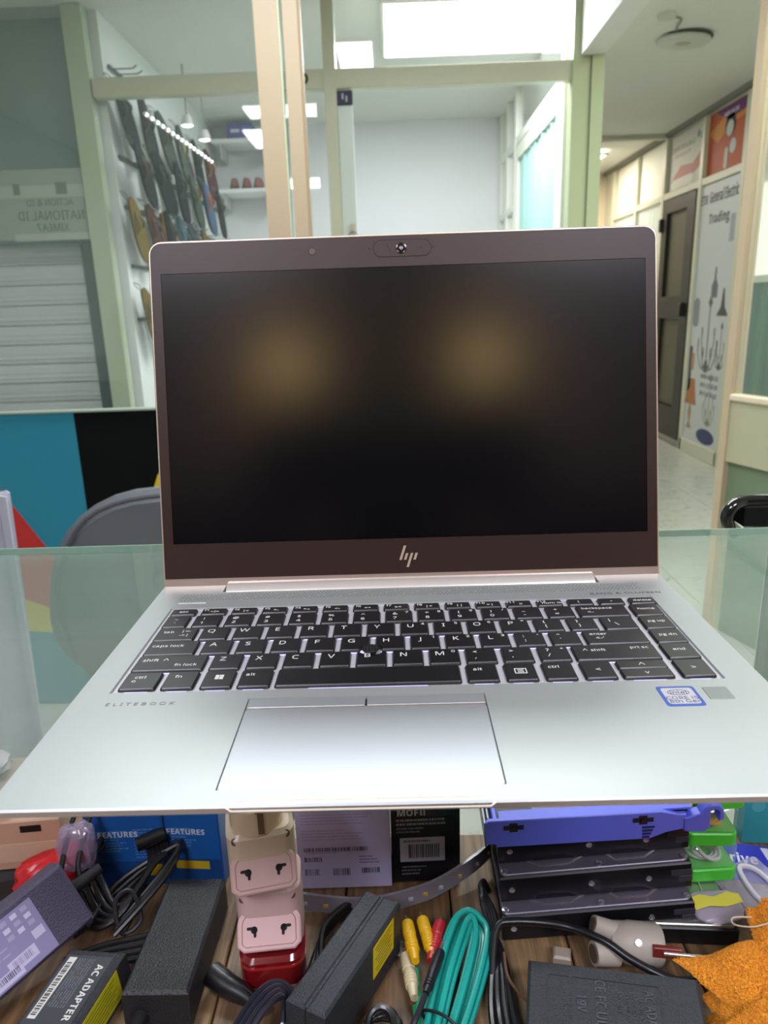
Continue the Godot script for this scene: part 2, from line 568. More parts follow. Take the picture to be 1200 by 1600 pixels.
func shop_front() -> void:
	var alu := frame_mat()
	var g: Geo
	struct("trim_4", Geo.new().box(Vector3(-0.22, 2.075, FRONT), Vector3(2.06, 0.078, 0.05), 0.004), alu)               # transom beam
	struct("trim_5", Geo.new().box(Vector3(-1.30, CEIL / 2, FRONT), Vector3(0.085, CEIL, 0.06), 0.004), mat("b9c7ab", 0.4, 0.0, {"coat": 0.3}))
	struct("trim_6", Geo.new().box(Vector3(-0.237, CEIL / 2, FRONT + 0.004), Vector3(0.052, CEIL, 0.055), 0.004), alu)
	g = Geo.new().box(Vector3(0.822, CEIL / 2, FRONT), Vector3(0.075, CEIL, 0.08), 0.004).box(Vector3(0.888, CEIL / 2, FRONT + 0.01), Vector3(0.052, CEIL, 0.09), 0.004)
	struct("trim_7", g, mat("b4bf98", 0.42, 0.0, {"coat": 0.3}))
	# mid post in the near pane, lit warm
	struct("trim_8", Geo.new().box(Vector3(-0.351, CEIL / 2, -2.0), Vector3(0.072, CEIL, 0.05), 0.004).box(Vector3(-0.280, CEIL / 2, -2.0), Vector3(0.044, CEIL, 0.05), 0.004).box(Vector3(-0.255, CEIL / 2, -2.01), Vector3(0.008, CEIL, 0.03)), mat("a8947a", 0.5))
	struct("window_1", Geo.new().bar(Vector3(-0.317, 0.05, -2.003), Vector3(-0.3115, CEIL, -1.977)), mat("b9cfae", 0.5))  # green edge of the sliding pane
	struct("trim_9", Geo.new().bar(Vector3(-2.42, 0.0, -2.03), Vector3(-0.39, 0.05, -1.97)), alu)
	struct("window_2", Geo.new().bar(Vector3(-2.42, 0.05, -2.003), Vector3(-0.39, CEIL, -1.997)), glass("bcd8cc", 0.02))
	# panes of the shop front
	struct("window_3", Geo.new().bar(Vector3(-1.257, 2.115, -3.003), Vector3(-0.263, CEIL, -2.997)), glass("cfe0d8", 0.02))
	struct("window_4", Geo.new().bar(Vector3(-1.257, 0.06, -3.003), Vector3(-0.40, 2.035, -2.997)), glass("cfe0d8", 0.02))
	struct("window_5", Geo.new().bar(Vector3(-0.21, 2.115, -3.003), Vector3(0.784, CEIL, -2.997)), glass("cfe0d8", 0.02))
	struct("window_6", Geo.new().bar(Vector3(-0.36, 0.06, -3.003), Vector3(-0.263, 2.035, -2.997)), glass("cfe0d8", 0.02))
	struct("trim_10", Geo.new().box(Vector3(-0.38, 1.02, FRONT), Vector3(0.035, 2.03, 0.04), 0.003), alu)
	struct("trim_11", Geo.new().bar(Vector3(-1.26, 0.0, -3.03), Vector3(-0.26, 0.06, -2.97)), alu)
	# the sliding door leaf pushed behind the post, with its lock and keys
	var leaf := thing("door_leaf", "pale edge stile of the sliding glass door beside the post, above the laptop", "door", T(Vector3(-0.178, 0.01, FRONT + 0.002)))
	part("stile", Geo.new().box(Vector3(0, 1.01, 0), Vector3(0.062, 2.02, 0.035), 0.004), mat("cfdad2", 0.3), leaf)
	var lk := part("lock_plate", Geo.new().box(Vector3(0, 1.99, 0.022), Vector3(0.068, 0.055, 0.012), 0.004), mat("2b2c44", 0.5), leaf, Transform3D(), "dark blue lock sticker")
	part("keyhole", Geo.new().box(Vector3(-0.008, 1.995, 0.029), Vector3(0.006, 0.022, 0.003)).box(Vector3(0.008, 1.985, 0.029), Vector3(0.006, 0.022, 0.003)), mat("c8c8d8", 0.4), lk)
	var kr := thing("key_ring", "steel key ring hanging in the door lock just above the laptop lid", "keys", T(Vector3(-0.165, 1.44, FRONT + 0.04)))
	var pts := []
	for i in 16: pts.append([cos(TAU * i / 16) * 0.02, sin(TAU * i / 16) * 0.026, 0])
	part("ring", Geo.new().tube(V3(pts), 0.0022, 6, true), mat("8d8f88", 0.25, 0.9), kr)
	part("key", Geo.new().box(Vector3(0.0, 0.04, -0.008), Vector3(0.022, 0.034, 0.004), 0.001), mat("b7b8ae", 0.25, 0.9), kr)
	part("key", Geo.new().box(Vector3(0.0, -0.045, 0.004), Vector3(0.012, 0.05, 0.003)), mat("b7b8ae", 0.25, 0.9), kr)
	single("round_sticker", "small round green and black sticker where the mid post meets the beam", "sticker", Geo.new().ext(disc(0.024, 20), 0.0, 0.003), mat("26301c", 0.5), T(Vector3(-0.352, 2.078, FRONT + 0.026), Vector3(90, 0, 0)))
	part("green_disc", Geo.new().ext(disc(0.013, 16), 0.003, 0.004), mat("a9d23c", 0.5), get_node("round_sticker"))
	# the grey screen wall and roller shutter behind the left pane
	struct("wall_shutter_box", Geo.new().bar(Vector3(-2.42, 1.478, -3.3), Vector3(-1.345, CEIL, -3.12)), mat("93a69e", 0.6))
	struct("trim_12", Geo.new().bar(Vector3(-1.462, 0.0, -3.22), Vector3(-1.345, 1.478, -3.14)), mat("3c474b", 0.6))
	struct("wall_shutter_back", Geo.new().bar(Vector3(-2.42, 0.0, -3.4), Vector3(-1.34, 1.5, -3.3)), mat("3f4747", 0.8))
	struct("window_7", Geo.new().bar(Vector3(-2.42, 0.0, -3.003), Vector3(-1.343, CEIL, -2.997)), glass("a9c8ba", 0.08))
	var sh := thing("roller_shutter", "grey metal roller shutter of broad slats behind the left glass", "shutter", T(Vector3(-1.965, 0.0, -3.17)))
	var prof := V2([0.0, 0.0, 0.016, 0.004, 0.016, 0.012, 0.006, 0.014, 0.006, 0.02, 0.016, 0.022, 0.016, 0.03, 0.008, 0.034, 0.014, 0.05, 0.012, 0.075, 0.0, 0.09, -0.006, 0.09, -0.006, 0.0])
	var slat := Geo.new().ext(prof, -0.5, 0.5, 0.0, Transform3D(Basis(Vector3(0, 0, 1), Vector3(1, 0, 0), Vector3(0, 1, 0)), Vector3.ZERO)).mesh(20)
	for k in 16:
		part("slat", slat, mat("f2f4f2", 0.36, 0.0), sh, T(Vector3(0, 1.478 - 0.0925 * (k + 1), 0)))
	# the notice stuck to the pane, seen from behind so that its writing is reversed
	var nt := thing("paper_notice", "pale handwritten notice on the left glass, its writing seen reversed", "notice", T(Vector3(-1.53, 1.62, -2.99)))
	part("paper", Geo.new().box(Vector3(-0.02, 0.005, 0), Vector3(0.42, 0.29, 0.0008)), mat("9fb0a0", 0.8), nt)
	part("tape_strip", Geo.new().box(Vector3(-0.02, 0.06, 0.001), Vector3(0.42, 0.05, 0.0006)).box(Vector3(0.02, -0.13, 0.001), Vector3(0.36, 0.03, 0.0006)), mat("b4c0ae", 0.7), nt)
	var ink := mat("6f7f72", 0.8)
	for l in [["NATIONAL ID", 0.036, -0.042], ["XIMEA7", 0.03, -0.092], ["ACTION & ID", 0.026, 0.012]]:
		part("writing", txt(l[0], l[1]), ink, nt, T(Vector3(0.02, l[2], 0.0022), Vector3(0, 180, 0)))
	part("stamp", Geo.new().box(Vector3(0.08, 0.07, 0.0022), Vector3(0.05, 0.05, 0.0006)), mat("7f9082", 0.8), nt)
	part("stamp", Geo.new().box(Vector3(-0.12, 0.07, 0.0022), Vector3(0.03, 0.045, 0.0006)), mat("7f9082", 0.8), nt)
	# the side partition of the shop: frames, panes and the curtained door leaf beyond the end post
	var fx := 0.8
	for a in [[-5.1, 0], [-4.45, 1], [-4.78, 2], [-3.16, 3]]:
		struct("trim_13", Geo.new().box(Vector3(fx + 0.01, CEIL / 2, a[0]), Vector3(0.045, CEIL, 0.05 if a[1] != 3 else 0.07), 0.003), mat("dfe3da", 0.4))
	struct("trim_14", Geo.new().box(Vector3(fx + 0.01, 2.09, -4.05), Vector3(0.04, 0.05, 1.9), 0.003), mat("dfe3da", 0.4))
	struct("trim_15", Geo.new().box(Vector3(fx + 0.01, 1.72, -4.78), Vector3(0.04, 0.04, 0.66), 0.003), mat("dfe3da", 0.4))
	struct("window_8", Geo.new().bar(Vector3(fx + 0.007, 0.0, -5.1), Vector3(fx + 0.013, 2.065, -4.45)), glass("cfe0d8", 0.06))
	struct("window_9", Geo.new().bar(Vector3(fx + 0.007, 2.115, -5.1), Vector3(fx + 0.013, CEIL, -3.16)), glass("cfe0d8", 0.06))
	var dr := struct("door_1", Geo.new().plate(V2([-4.44, -0.02, -3.2, -0.02, -3.2, -2.06, -4.44, -2.06]), [[-4.36, -1.98, -3.28, -0.1]], -0.02, 0.02, 0.003), mat("d9dccb", 0.4), self, Transform3D(Basis(Vector3(0, 0, 1), Vector3(1, 0, 0), Vector3(0, -1, 0)), Vector3(fx + 0.01, 0, 0)))
	var q := PackedVector2Array()
	for i in 73: q.append(Vector2(-4.36 + i * 0.015, 0.007 * sin(i * 0.9) + 0.004 * sin(i * 0.37)))
	for i in range(72, -1, -1): q.append(Vector2(-4.36 + i * 0.015, -0.003 + 0.007 * sin(i * 0.9) + 0.004 * sin(i * 0.37)))
	part("curtain", Geo.new().ext(q, 0.1, 1.98), mat("9fc6c0", 0.7), dr, Transform3D(Basis(Vector3(1, 0, 0), Vector3(0, 0, -1), Vector3(0, 1, 0)), Vector3.ZERO))
	part("hinge", Geo.new().box(Vector3(-3.19, 0.022, -1.72), Vector3(0.02, 0.02, 0.06)).box(Vector3(-3.19, 0.022, -1.98), Vector3(0.012, 0.012, 0.012)), mat("2c2c28", 0.5), dr)
	sandals()

func sandals() -> void:
	# rails on the left wall of the shop, sandals hung from them, a string of lights, two downlights and shelves
	var rod := mat("5a5f60", 0.4, 0.5)
	var n := 0
	for a in [[2.19, -3.1, -3.55], [1.83, -3.1, -5.0], [1.62, -3.1, -5.0], [1.36, -3.1, -5.0], [1.12, -3.1, -5.0]]:
		var r := thing("display_rail", ["thin dark rail high on the wall seen above the transom beam", "upper dark display rail running back along the sandal wall", "second dark display rail below the hanging bags", "third display rail holding the row of sandals", "lowest display rail beside the laptop's left edge"][n], "rail")
		part("rail", Geo.new().box(Vector3(-1.212, a[0], (a[1] + a[2]) / 2), Vector3(0.012, 0.018, absf(a[2] - a[1])), 0.002), rod, r)
		for k in 6:
			var z: float = lerpf(a[1], a[2], (k + 0.5) / 6)
			part("hook", Geo.new().tube(V3([[-1.212, a[0], z], [-1.12, a[0], z], [-1.10, a[0] + 0.012, z]]), 0.003, 6), rod, r)
		n += 1
	var rail := thing("display_rail", "short rod standing out from the wall above the transom beam", "rail")
	part("rail", Geo.new().tube(V3([[-1.2, 2.25, -3.5], [-0.92, 2.25, -3.5]]), 0.006, 6), rod, rail)
	part("hook", Geo.new().tube(V3([[-1.0, 2.25, -3.5], [-1.0, 2.2, -3.5], [-0.98, 2.19, -3.5]]), 0.003, 6), rod, rail)
	var sole := PackedVector2Array()   # a foot-shaped outline, the toes up
	for i in 28:
		var t := TAU * i / 28
		var y := -cos(t) * 0.135
		sole.append(Vector2(sin(t) * (0.046 + 0.012 * cos(t + PI)) - 0.006 * sin(y * 20), y))
	var kinds := [["2b2a30", "4a2a20", "dark brown"], ["23262b", "1a1a1c", "black"], ["3d4a44", "55492c", "green"], ["4a5f7c", "8a4426", "blue"], ["5b2f3c", "8a6028", "maroon"], ["7f8a8c", "3a4750", "grey"], ["b7c4c2", "48606a", "pale"], ["6d5b33", "6d5c2c", "olive"]]
	var sm := Geo.new().ext(sole, 0.0, 0.014, 0.003).mesh(50)
	var im := Geo.new().ext(Geo.inset(sole if Geo.area(sole) < 0 else sole, 0.006), 0.0141, 0.016).mesh()
	var st := Geo.new().tube(curve([[-0.04, 0.008, 0.0], [-0.024, 0.034, -0.03], [0.0, 0.018, -0.075], [0.024, 0.034, -0.03], [0.04, 0.008, 0.0]], 5), 0.007, 6).mesh()
	var lp := Geo.new().tube(curve([[0, 0.004, -0.13], [0.012, -0.006, -0.15], [0, -0.022, -0.165], [-0.012, -0.006, -0.15]], 3, true), 0.0018, 5, true).mesh()
	var place := ["nearest", "second", "third", "fourth", "fifth", "sixth", "seventh", "eighth", "ninth", "tenth"]
	for row in 4:
		for k in [10, 10, 10, 4][row]:
			var kd: Array = kinds[[[1, 0, 1, 2, 1, 2, 4, 1, 3, 4], [0, 1, 2, 1, 7, 2, 3, 3, 1, 0], [7, 0, 2, 1, 4, 6, 6, 5, 0, 7], [7, 5, 1, 2]][row][k]]
			var z: float = -3.09 - k * [0.155, 0.15, 0.125, 0.15][row] - 0.04 * (row % 2)
			var tilt := deg_to_rad(32.0 + rng.randf_range(-8, 8))
			var lean := rng.randf_range(0.0, 0.25)
			var nz := Vector3(1, 0, lean).normalized()
			var ax := Vector3(0, -cos(tilt), -sin(tilt))
			ax = (ax - nz * ax.dot(nz)).normalized()
			var at := Vector3(-1.165 + 0.038 * (k % 2) + (0.045 if row == 1 else 0.0), [1.985, 1.752, 1.51, 1.12][row] - 0.012 * (k % 2), z)
			var s := thing("sandal", "%s %s sandal from the left in the %s row on the shop wall" % [place[k], kd[2], ["topmost", "second", "third", "lowest"][row]], "sandal", Transform3D(Basis(nz.cross(ax), nz, ax).scaled_local(Vector3(1.1, 1.0, 1.12)), at), "sandals hung on the shop wall")
			part("sole", sm, mat(kd[0], 0.95, 0.0, {"spec": 0.15}), s)
			part("insole", im, mat(kd[1] if row > 1 else kd[0], 0.95, 0.0, {"spec": 0.15}), s)
			part("strap", st, mat(kd[1], 0.6), s)
			part("loop", lp, rod, s)
	var ls := thing("light_string", "string of small white lights slanting down before the hanging bags", "lights")
	part("cord", Geo.new().tube(V3([[-1.062, 1.988, -3.05], [-1.050, 2.006, -4.23]]), 0.008, 6), mat("d8dad6", 0.5), ls)
	for k in 16:
		part("bulb", Geo.new().lathe(V2([0.0, -0.009, 0.008, -0.005, 0.010, 0.002, 0.0, 0.009]), 8), mat("ffffff", 0.4, 0.0, {"emit": 2.5}), ls, T(Vector3(-1.058 + 0.012 * k / 15.0, 1.987 + 0.018 * k / 15.0, -3.06 - 1.16 * k / 15.0)))
	for k in 2:
		var d := thing("spot_lamp", ["round white spot lamp, the left of two between the hanging bags", "round white spot lamp, the right of two between the hanging bags"][k], "lamp", T([Vector3(-1.06, 2.10, -3.78), Vector3(-1.02, 2.07, -3.98)][k]), "spot lamps over the sandals")
		part("housing", Geo.new().lathe(V2([0.032, 0.0, 0.034, 0.012, 0.02, 0.05, 0.0, 0.055]), 16), mat("d9d9d6", 0.4), d)
		part("lens", Geo.new().lathe(V2([0.0, -0.006, 0.02, -0.004, 0.031, 0.001]), 16), mat("ffffff", 0.4, 0.0, {"emit": 2.5}), d)
		part("rod", Geo.new().tube(V3([[0, 0.05, 0], [0, CEIL - [2.10, 2.07][k], 0]]), 0.004, 6), mat("8a8c8a", 0.5), d)
		var l := SpotLight3D.new()
		l.name = "spot_light"
		l.spot_angle = 50
		l.light_energy = 0.12
		l.light_size = 0.03
		l.spot_range = 8.0
		l.spot_attenuation = 2.0
		l.shadow_enabled = true
		d.add_child(l)
		l.transform = T(Vector3(0, -0.012, 0), Vector3(-90, 0, 0))
	for k in 2:
		var y: float = [2.245, 1.935][k]
		var s := thing("wall_shelf", ["upper white shelf at the back of the shop, the purple box on it", "lower white shelf at the back of the shop, shoes on it"][k], "shelf", T(Vector3(-0.98, y, -4.98)))
		part("board", bx(0.40, 0.025, 0.28, 0.003), mat("eceff0", 0.6), s)
		part("bracket", Geo.new().bar(Vector3(-0.15, -0.1, -0.13), Vector3(-0.14, -0.013, 0.1)).bar(Vector3(0.14, -0.1, -0.13), Vector3(0.15, -0.013, 0.1)), mat("b9bcbc", 0.5), s)
	var pb := thing("shoe_box", "purple box with a white label on the upper back shelf", "box", T(Vector3(-0.99, 2.2575, -4.97)))
	part("carton", Geo.new().box(Vector3(0, 0.05, 0), Vector3(0.17, 0.1, 0.16), 0.003), mat("4a41a8", 0.5), pb)
	part("print", Geo.new().box(Vector3(-0.03, 0.055, 0.081), Vector3(0.06, 0.02, 0.001)), mat("dfe2ee", 0.5), pb)
	for k in 3:
		var s := thing("shoe", ["leftmost dull red shoe on the lower back shelf", "middle dull red shoe on the lower back shelf", "rightmost dull red shoe on the lower back shelf"][k], "shoe", T(Vector3(-1.06 + 0.085 * k, 1.9475, -4.94), Vector3(0, 10 - 8 * k, 0)), "shoes on the lower back shelf")
		part("upper", Geo.new().lathe(V2([0.03, 0.008, 0.034, 0.02, 0.03, 0.05, 0.02, 0.075, 0.0, 0.08]), 12, Transform3D(Basis.from_scale(Vector3(0.95, 1, 2.4)), Vector3.ZERO)), mat("9a5a58", 0.6), s)
		part("sole", Geo.new().ext(rr(0.066, 0.165, 0.03, 5), 0.0, 0.012, 0.002), mat("3a2c2c", 0.7), s)

func corridor() -> void:
	var W := 2.25
	var wallx := Transform3D(Basis(Vector3(0, 0, -1), Vector3(0, 1, 0), Vector3(1, 0, 0)), Vector3.ZERO)   # local x runs towards the camera's left (-z turned), y up, facing -x
	wallx = Transform3D(Basis(Vector3(0, 0, 1), Vector3(0, 1, 0), Vector3(-1, 0, 0)), Vector3(W, 0, 0))   # local x = world z, local z = out of the wall
	var cream := mat("d8d6bf", 0.45)
	struct("trim_16", Geo.new().box(Vector3(-5.1, 1.16, 0.02), Vector3(0.05, 2.36, 0.05), 0.004).box(Vector3(-5.83, 1.16, 0.02), Vector3(0.05, 2.36, 0.05), 0.004).box(Vector3(-4.45, 1.16, 0.02), Vector3(0.05, 2.36, 0.05), 0.004).box(Vector3(-6.5, 1.16, 0.02), Vector3(0.04, 2.36, 0.05), 0.004).box(Vector3(-7.2, 1.16, 0.02), Vector3(0.05, 2.36, 0.05), 0.004)
		.box(Vector3(-5.8, 1.912, 0.02), Vector3(2.75, 0.05, 0.045), 0.004).box(Vector3(-4.78, 0.05, 0.02), Vector3(0.65, 0.1, 0.05), 0.004), cream, self, wallx)
	# upper and lower lights of the far windows
	for k in 2:
		var z: float = [-6.16, -6.85][k]
		struct("window_10", Geo.new().box(Vector3(z, 2.14, 0.01), Vector3(0.62, 0.4, 0.008)), mat("efece0", 0.6), self, wallx)
		var lower := struct("window_11", Geo.new().box(Vector3(z, 1.36, 0.03), Vector3(0.62, 1.04, 0.006)), glass("d8eef0", 0.08), self, wallx)
		var q := PackedVector2Array()
		for i in 43: q.append(Vector2(z - 0.31 + i * 0.0148, 0.012 + 0.005 * sin(i * 1.1)))
		for i in range(42, -1, -1): q.append(Vector2(z - 0.31 + i * 0.0148, 0.008 + 0.005 * sin(i * 1.1)))
		part("curtain", Geo.new().ext(q, -1.88, -0.84, 0.0, Transform3D(Basis(Vector3(1, 0, 0), Vector3(0, -1, 0), Vector3(0, 0, 1)) * Basis(Vector3(1, 0, 0), Vector3(0, 1, 0), Vector3(0, 0, 1)), Vector3.ZERO)), mat("cfe6e8", 0.6), lower)
		struct("wall_dado", Geo.new().box(Vector3(z, 0.42, 0.015), Vector3(0.64, 0.82, 0.02)), mat("dcd9c6", 0.6), self, wallx)
	# the dark door
	var d := struct("door_2", Geo.new().plate(V2([-5.80, -0.06, -5.15, -0.06, -5.15, -1.88, -5.80, -1.88]), [[-5.70, -1.78, -5.30, -1.15], [-5.70, -0.98, -5.30, -0.3]], 0.004, 0.045, 0.003), mat("221e16", 0.5), self, wallx * Transform3D(Basis(Vector3(1, 0, 0), Vector3(0, 0, 1), Vector3(0, -1, 0)), Vector3.ZERO))
	for y in [1.465, 0.64]:
		part("door_panel", Geo.new().box(Vector3(-5.50, 0.012, -y), Vector3(0.4, 0.012, 0.66)), mat("57543f", 0.5), d)
	part("handle", Geo.new().box(Vector3(-5.22, 0.06, -1.05), Vector3(0.03, 0.04, 0.1), 0.006), mat("26241f", 0.4), d)
	part("hinge", Geo.new().box(Vector3(-5.79, 0.055, -1.7), Vector3(0.035, 0.03, 0.1), 0.005).box(Vector3(-5.79, 0.055, -0.92), Vector3(0.035, 0.03, 0.1), 0.005).box(Vector3(-5.79, 0.055, -0.35), Vector3(0.035, 0.03, 0.1), 0.005), mat("24221e", 0.5), d)
	# the posters above and the shop banner below
	var p1 := thing("poster", "pale poster with a red wave, high on the corridor wall", "poster", wallx * T(Vector3(-5.46, 2.135, 0.012)))
	part("sheet", bx(0.64, 0.39, 0.004), mat("c9c8bd", 0.6), p1)
	part("print", Geo.new().ext(V2([-0.3, 0.13, -0.1, 0.03, 0.12, 0.05, 0.31, -0.03, 0.31, 0.08, 0.1, 0.13, -0.1, 0.12]), 0.0, 0.001, 0.0, T(Vector3(0, 0, 0.002), Vector3(90, 0, 0))), mat("b5685c", 0.6), p1)
	part("print", Geo.new().ext(rr(0.42, 0.07, 0.03, 3), 0.0, 0.001, 0.0, T(Vector3(-0.06, -0.15, 0.003), Vector3(90, 0, 0))), mat("ddd9cf", 0.6), p1)
	part("lettering", txt("COMPUTER & M.A.I", 0.035, true), mat("77767a", 0.6), p1, T(Vector3(-0.08, 0.1, 0.0023)))
	part("lettering", txt("Maintenance Plc", 0.03), mat("b07a74", 0.6), p1, T(Vector3(-0.08, 0.05, 0.0023)))
	part("print", Geo.new().ext(disc(0.03, 14), 0.0, 0.001, 0.0, T(Vector3(0.27, 0.11, 0.002), Vector3(90, 0, 0))).ext(disc(0.025, 12), 0.0, 0.001, 0.0, T(Vector3(0.2, 0.13, 0.002), Vector3(90, 0, 0))), mat("5f8290", 0.6), p1)
	var p2 := thing("poster", "orange poster with a dark haired figure and purple band, high on the corridor wall", "poster", wallx * T(Vector3(-4.78, 2.135, 0.012)))
	part("sheet", bx(0.61, 0.40, 0.004), mat("c0562f", 0.6), p2)
	part("print", Geo.new().ext(V2([-0.3, -0.08, -0.02, -0.16, 0.3, -0.2, 0.3, -0.1, 0.05, -0.08, -0.15, 0.0]), 0.0, 0.001, 0.0, T(Vector3(0, 0, 0.002), Vector3(90, 0, 0))), mat("d98a3a", 0.6), p2)
	part("print", Geo.new().ext(V2([-0.2, -0.195, 0.3, -0.195, 0.3, -0.13, 0.0, -0.11, -0.12, -0.16]), 0.0, 0.001, 0.0, T(Vector3(0, 0, 0.003), Vector3(90, 0, 0))), mat("6b3470", 0.6), p2)
	part("lettering", txt("HAIR SALON", 0.026, true), mat("e8dfe8", 0.6), p2, T(Vector3(0.03, 0.15, 0.0043)))
	part("print", Geo.new().ext(disc(0.075, 20, Vector2(0.0, -0.075)), 0.0, 0.001, 0.0, T(Vector3(0.03, 0, 0.003), Vector3(90, 0, 0))), mat("35251f", 0.6), p2)
	part("print", Geo.new().ext(disc(0.05, 20, Vector2(0.0, -0.055)), 0.001, 0.002, 0.0, T(Vector3(0.03, 0, 0.003), Vector3(90, 0, 0))).ext(disc(0.045, 20, Vector2(0.06, 0.06)), 0.0, 0.001, 0.0, T(Vector3(0.03, 0, 0.003), Vector3(90, 0, 0))).ext(rr(0.05, 0.13, 0.02, 3, Vector2(0.0, 0.14)), 0.0, 0.001, 0.0, T(Vector3(0.0, 0.02, 0.003), Vector3(90, 0, 0))), mat("cfd0cc", 0.6), p2)
	var b := thing("shop_banner", "tall white banner for an electric shop printed with lamps and a chandelier", "banner", wallx * T(Vector3(-4.78, 0.99, 0.03)))
	part("sheet", bx(0.60, 1.78, 0.006, 0.001), mat("d3d5d6", 0.5), b)
	var dark := mat("3a3d42", 0.6)
	part("lettering", txt("General Electric", 0.072, true, 0.0008), mat("33343a", 0.6), b, T(Vector3(0.065, 0.80, 0.0035)).scaled_local(Vector3(0.56, 1, 1)))
	part("lettering", txt("ETBR", 0.062, true, 0.0008), mat("5f5b58", 0.6), b, T(Vector3(-0.235, 0.795, 0.0035)).scaled_local(Vector3(0.55, 1, 1)))
	part("lettering", txt("Trading", 0.062, true, 0.0008), mat("33343a", 0.6), b, T(Vector3(0.02, 0.66, 0.0035)))
	var flatx := func(x: float, y: float) -> Transform3D: return T(Vector3(x, y, 0.003), Vector3(90, 0, 0))
	part("print", Geo.new().ext(rr(0.10, 0.20, 0.04, 4), 0, 0.0008, 0, flatx.call(-0.22, 0.04)), mat("8f9499", 0.6), b)
	part("print", Geo.new().ext(V2([-0.012, -0.12, 0.012, -0.12, 0.016, -0.04, 0.05, 0.0, 0.045, 0.08, -0.045, 0.08, -0.05, 0.0, -0.016, -0.04]), 0, 0.0008, 0, flatx.call(0.05, 0.22)), mat("6f757a", 0.6), b)
	part("print", Geo.new().ext(V2([-0.01, -0.12, 0.01, -0.12, 0.03, 0.0, 0.09, 0.06, -0.09, 0.06, -0.03, 0.0]), 0, 0.0008, 0, flatx.call(0.2, 0.08)), mat("5c5350", 0.6), b)
	part("print", Geo.new().ext(V2([0.0, 0.0, 0.07, 0.0, 0.07, 0.17, 0.0, 0.17]), 0, 0.0008, 0, flatx.call(0.2, 0.66)), mat("a9aeb2", 0.6), b)
	var ch := Geo.new()   # the printed chandelier: stem, two tiers of curled arms with candles
	ch.tube(V3([[0, 0.30, 0], [0, -0.2, 0]]), 0.008, 4)
	ch.lathe(V2([0.0, -0.24, 0.035, -0.2, 0.02, -0.15, 0.0, -0.14]), 10).lathe(V2([0.0, 0.2, 0.035, 0.25, 0.0, 0.3]), 10)
	for s in [-1, 1]:
		for a in [[0.15, -0.06], [0.10, 0.02], [0.06, -0.12]]:
			ch.tube(curve([[0, -0.16, 0], [s * a[0] * 0.5, -0.19 + a[1] * 0.3, 0], [s * a[0], a[1] - 0.04, 0], [s * a[0], a[1], 0]], 4), 0.006, 4)
			ch.tube(V3([[s * a[0], a[1], 0], [s * a[0], a[1] + 0.06, 0]]), 0.009, 4)
	var sq := Transform3D(Basis.from_scale(Vector3(1, 1, 0.03)), Vector3(0.01, -0.14, 0.0035))
	part("print", Geo.new().add(ch, sq), mat("6a6460", 0.6), b)
	sq.origin = Vector3(0.22, -0.20, 0.0035)
	sq.basis = Basis.from_scale(Vector3(0.5, 0.6, 0.03))
	part("print", Geo.new().add(ch, sq), mat("4c4a48", 0.6), b)
	part("print", Geo.new().ext(V2([-0.05, -0.12, 0.05, -0.12, 0.10, 0.07, -0.10, 0.07]), 0, 0.0008, 0, flatx.call(-0.2, -0.55)), mat("b9794a", 0.6), b)
	part("print", Geo.new().ext(V2([-0.012, 0.07, 0.012, 0.07, 0.03, 0.13, 0.012, 0.2, 0.05, 0.25, -0.05, 0.25, -0.012, 0.2, -0.03, 0.13]), 0, 0.0008, 0, flatx.call(-0.2, -0.55)), mat("a98a62", 0.6), b)
	part("print", Geo.new().ext(V2([0, 0, 0.05, 0, 0.05, 0.3, 0, 0.34]), 0, 0.0008, 0, flatx.call(-0.28, -0.2)), mat("4a5552", 0.6), b)
	part("print", Geo.new().ext(V2([0, 0, 0.05, 0.01, 0.05, 0.13, 0, 0.12]), 0, 0.0012, 0, flatx.call(-0.24, -0.24)), mat("c08a6c", 0.6), b)
	sq.origin = Vector3(0.12, -0.58, 0.0035)
	sq.basis = Basis.from_scale(Vector3(0.6, 0.7, 0.03))
	part("print", Geo.new().add(ch, sq), mat("8c8a5c", 0.6), b)
	part("print", Geo.new().ext(disc(1.0, 24), 0, 0.0008, 0, flatx.call(0.1, -0.82) * Transform3D(Basis.from_scale(Vector3(0.15, 1, 0.055)), Vector3.ZERO)), mat("3f4570", 0.6), b)
	for l in [["0909-46 88 83", -0.40], ["0911-23 58 88", -0.46], ["0911-02 58 82", -0.52]]:
		part("lettering", txt(l[0], 0.032, true, 0.0008), mat("7a7d82", 0.6), b, T(Vector3(0.09, l[1], 0.0035)))
	# a near window on the same wall: white blind above, green curtain below, seen past the kiosk's post
	struct("window_12", Geo.new().box(Vector3(-3.85, 1.5, 0.012), Vector3(0.9, 0.56, 0.012)), mat("f4f4e6", 0.5, 0.0, {"emit": 0.5}), self, wallx)
	var g2 := struct("window_13", Geo.new().plate(V2([-4.33, -0.3, -3.4, -0.3, -3.4, -1.82, -4.33, -1.82]), [[-4.29, -1.78, -3.44, -1.25], [-4.29, -1.21, -3.44, -0.34]], 0.0, 0.05, 0.003), cream, self, wallx * Transform3D(Basis(Vector3(1, 0, 0), Vector3(0, 0, 1), Vector3(0, -1, 0)), Vector3.ZERO))
	var q2 := PackedVector2Array()
	for i in 59: q2.append(Vector2(-4.29 + i * 0.0146, 0.02 + 0.008 * sin(i * 0.8)))
	for i in range(58, -1, -1): q2.append(Vector2(-4.29 + i * 0.0146, 0.014 + 0.008 * sin(i * 0.8)))
	part("curtain", Geo.new().ext(q2, 0.34, 1.21, 0.0, Transform3D(Basis(Vector3(1, 0, 0), Vector3(0, 0, -1), Vector3(0, 1, 0)), Vector3.ZERO)), mat("3c5a44", 0.7), g2)
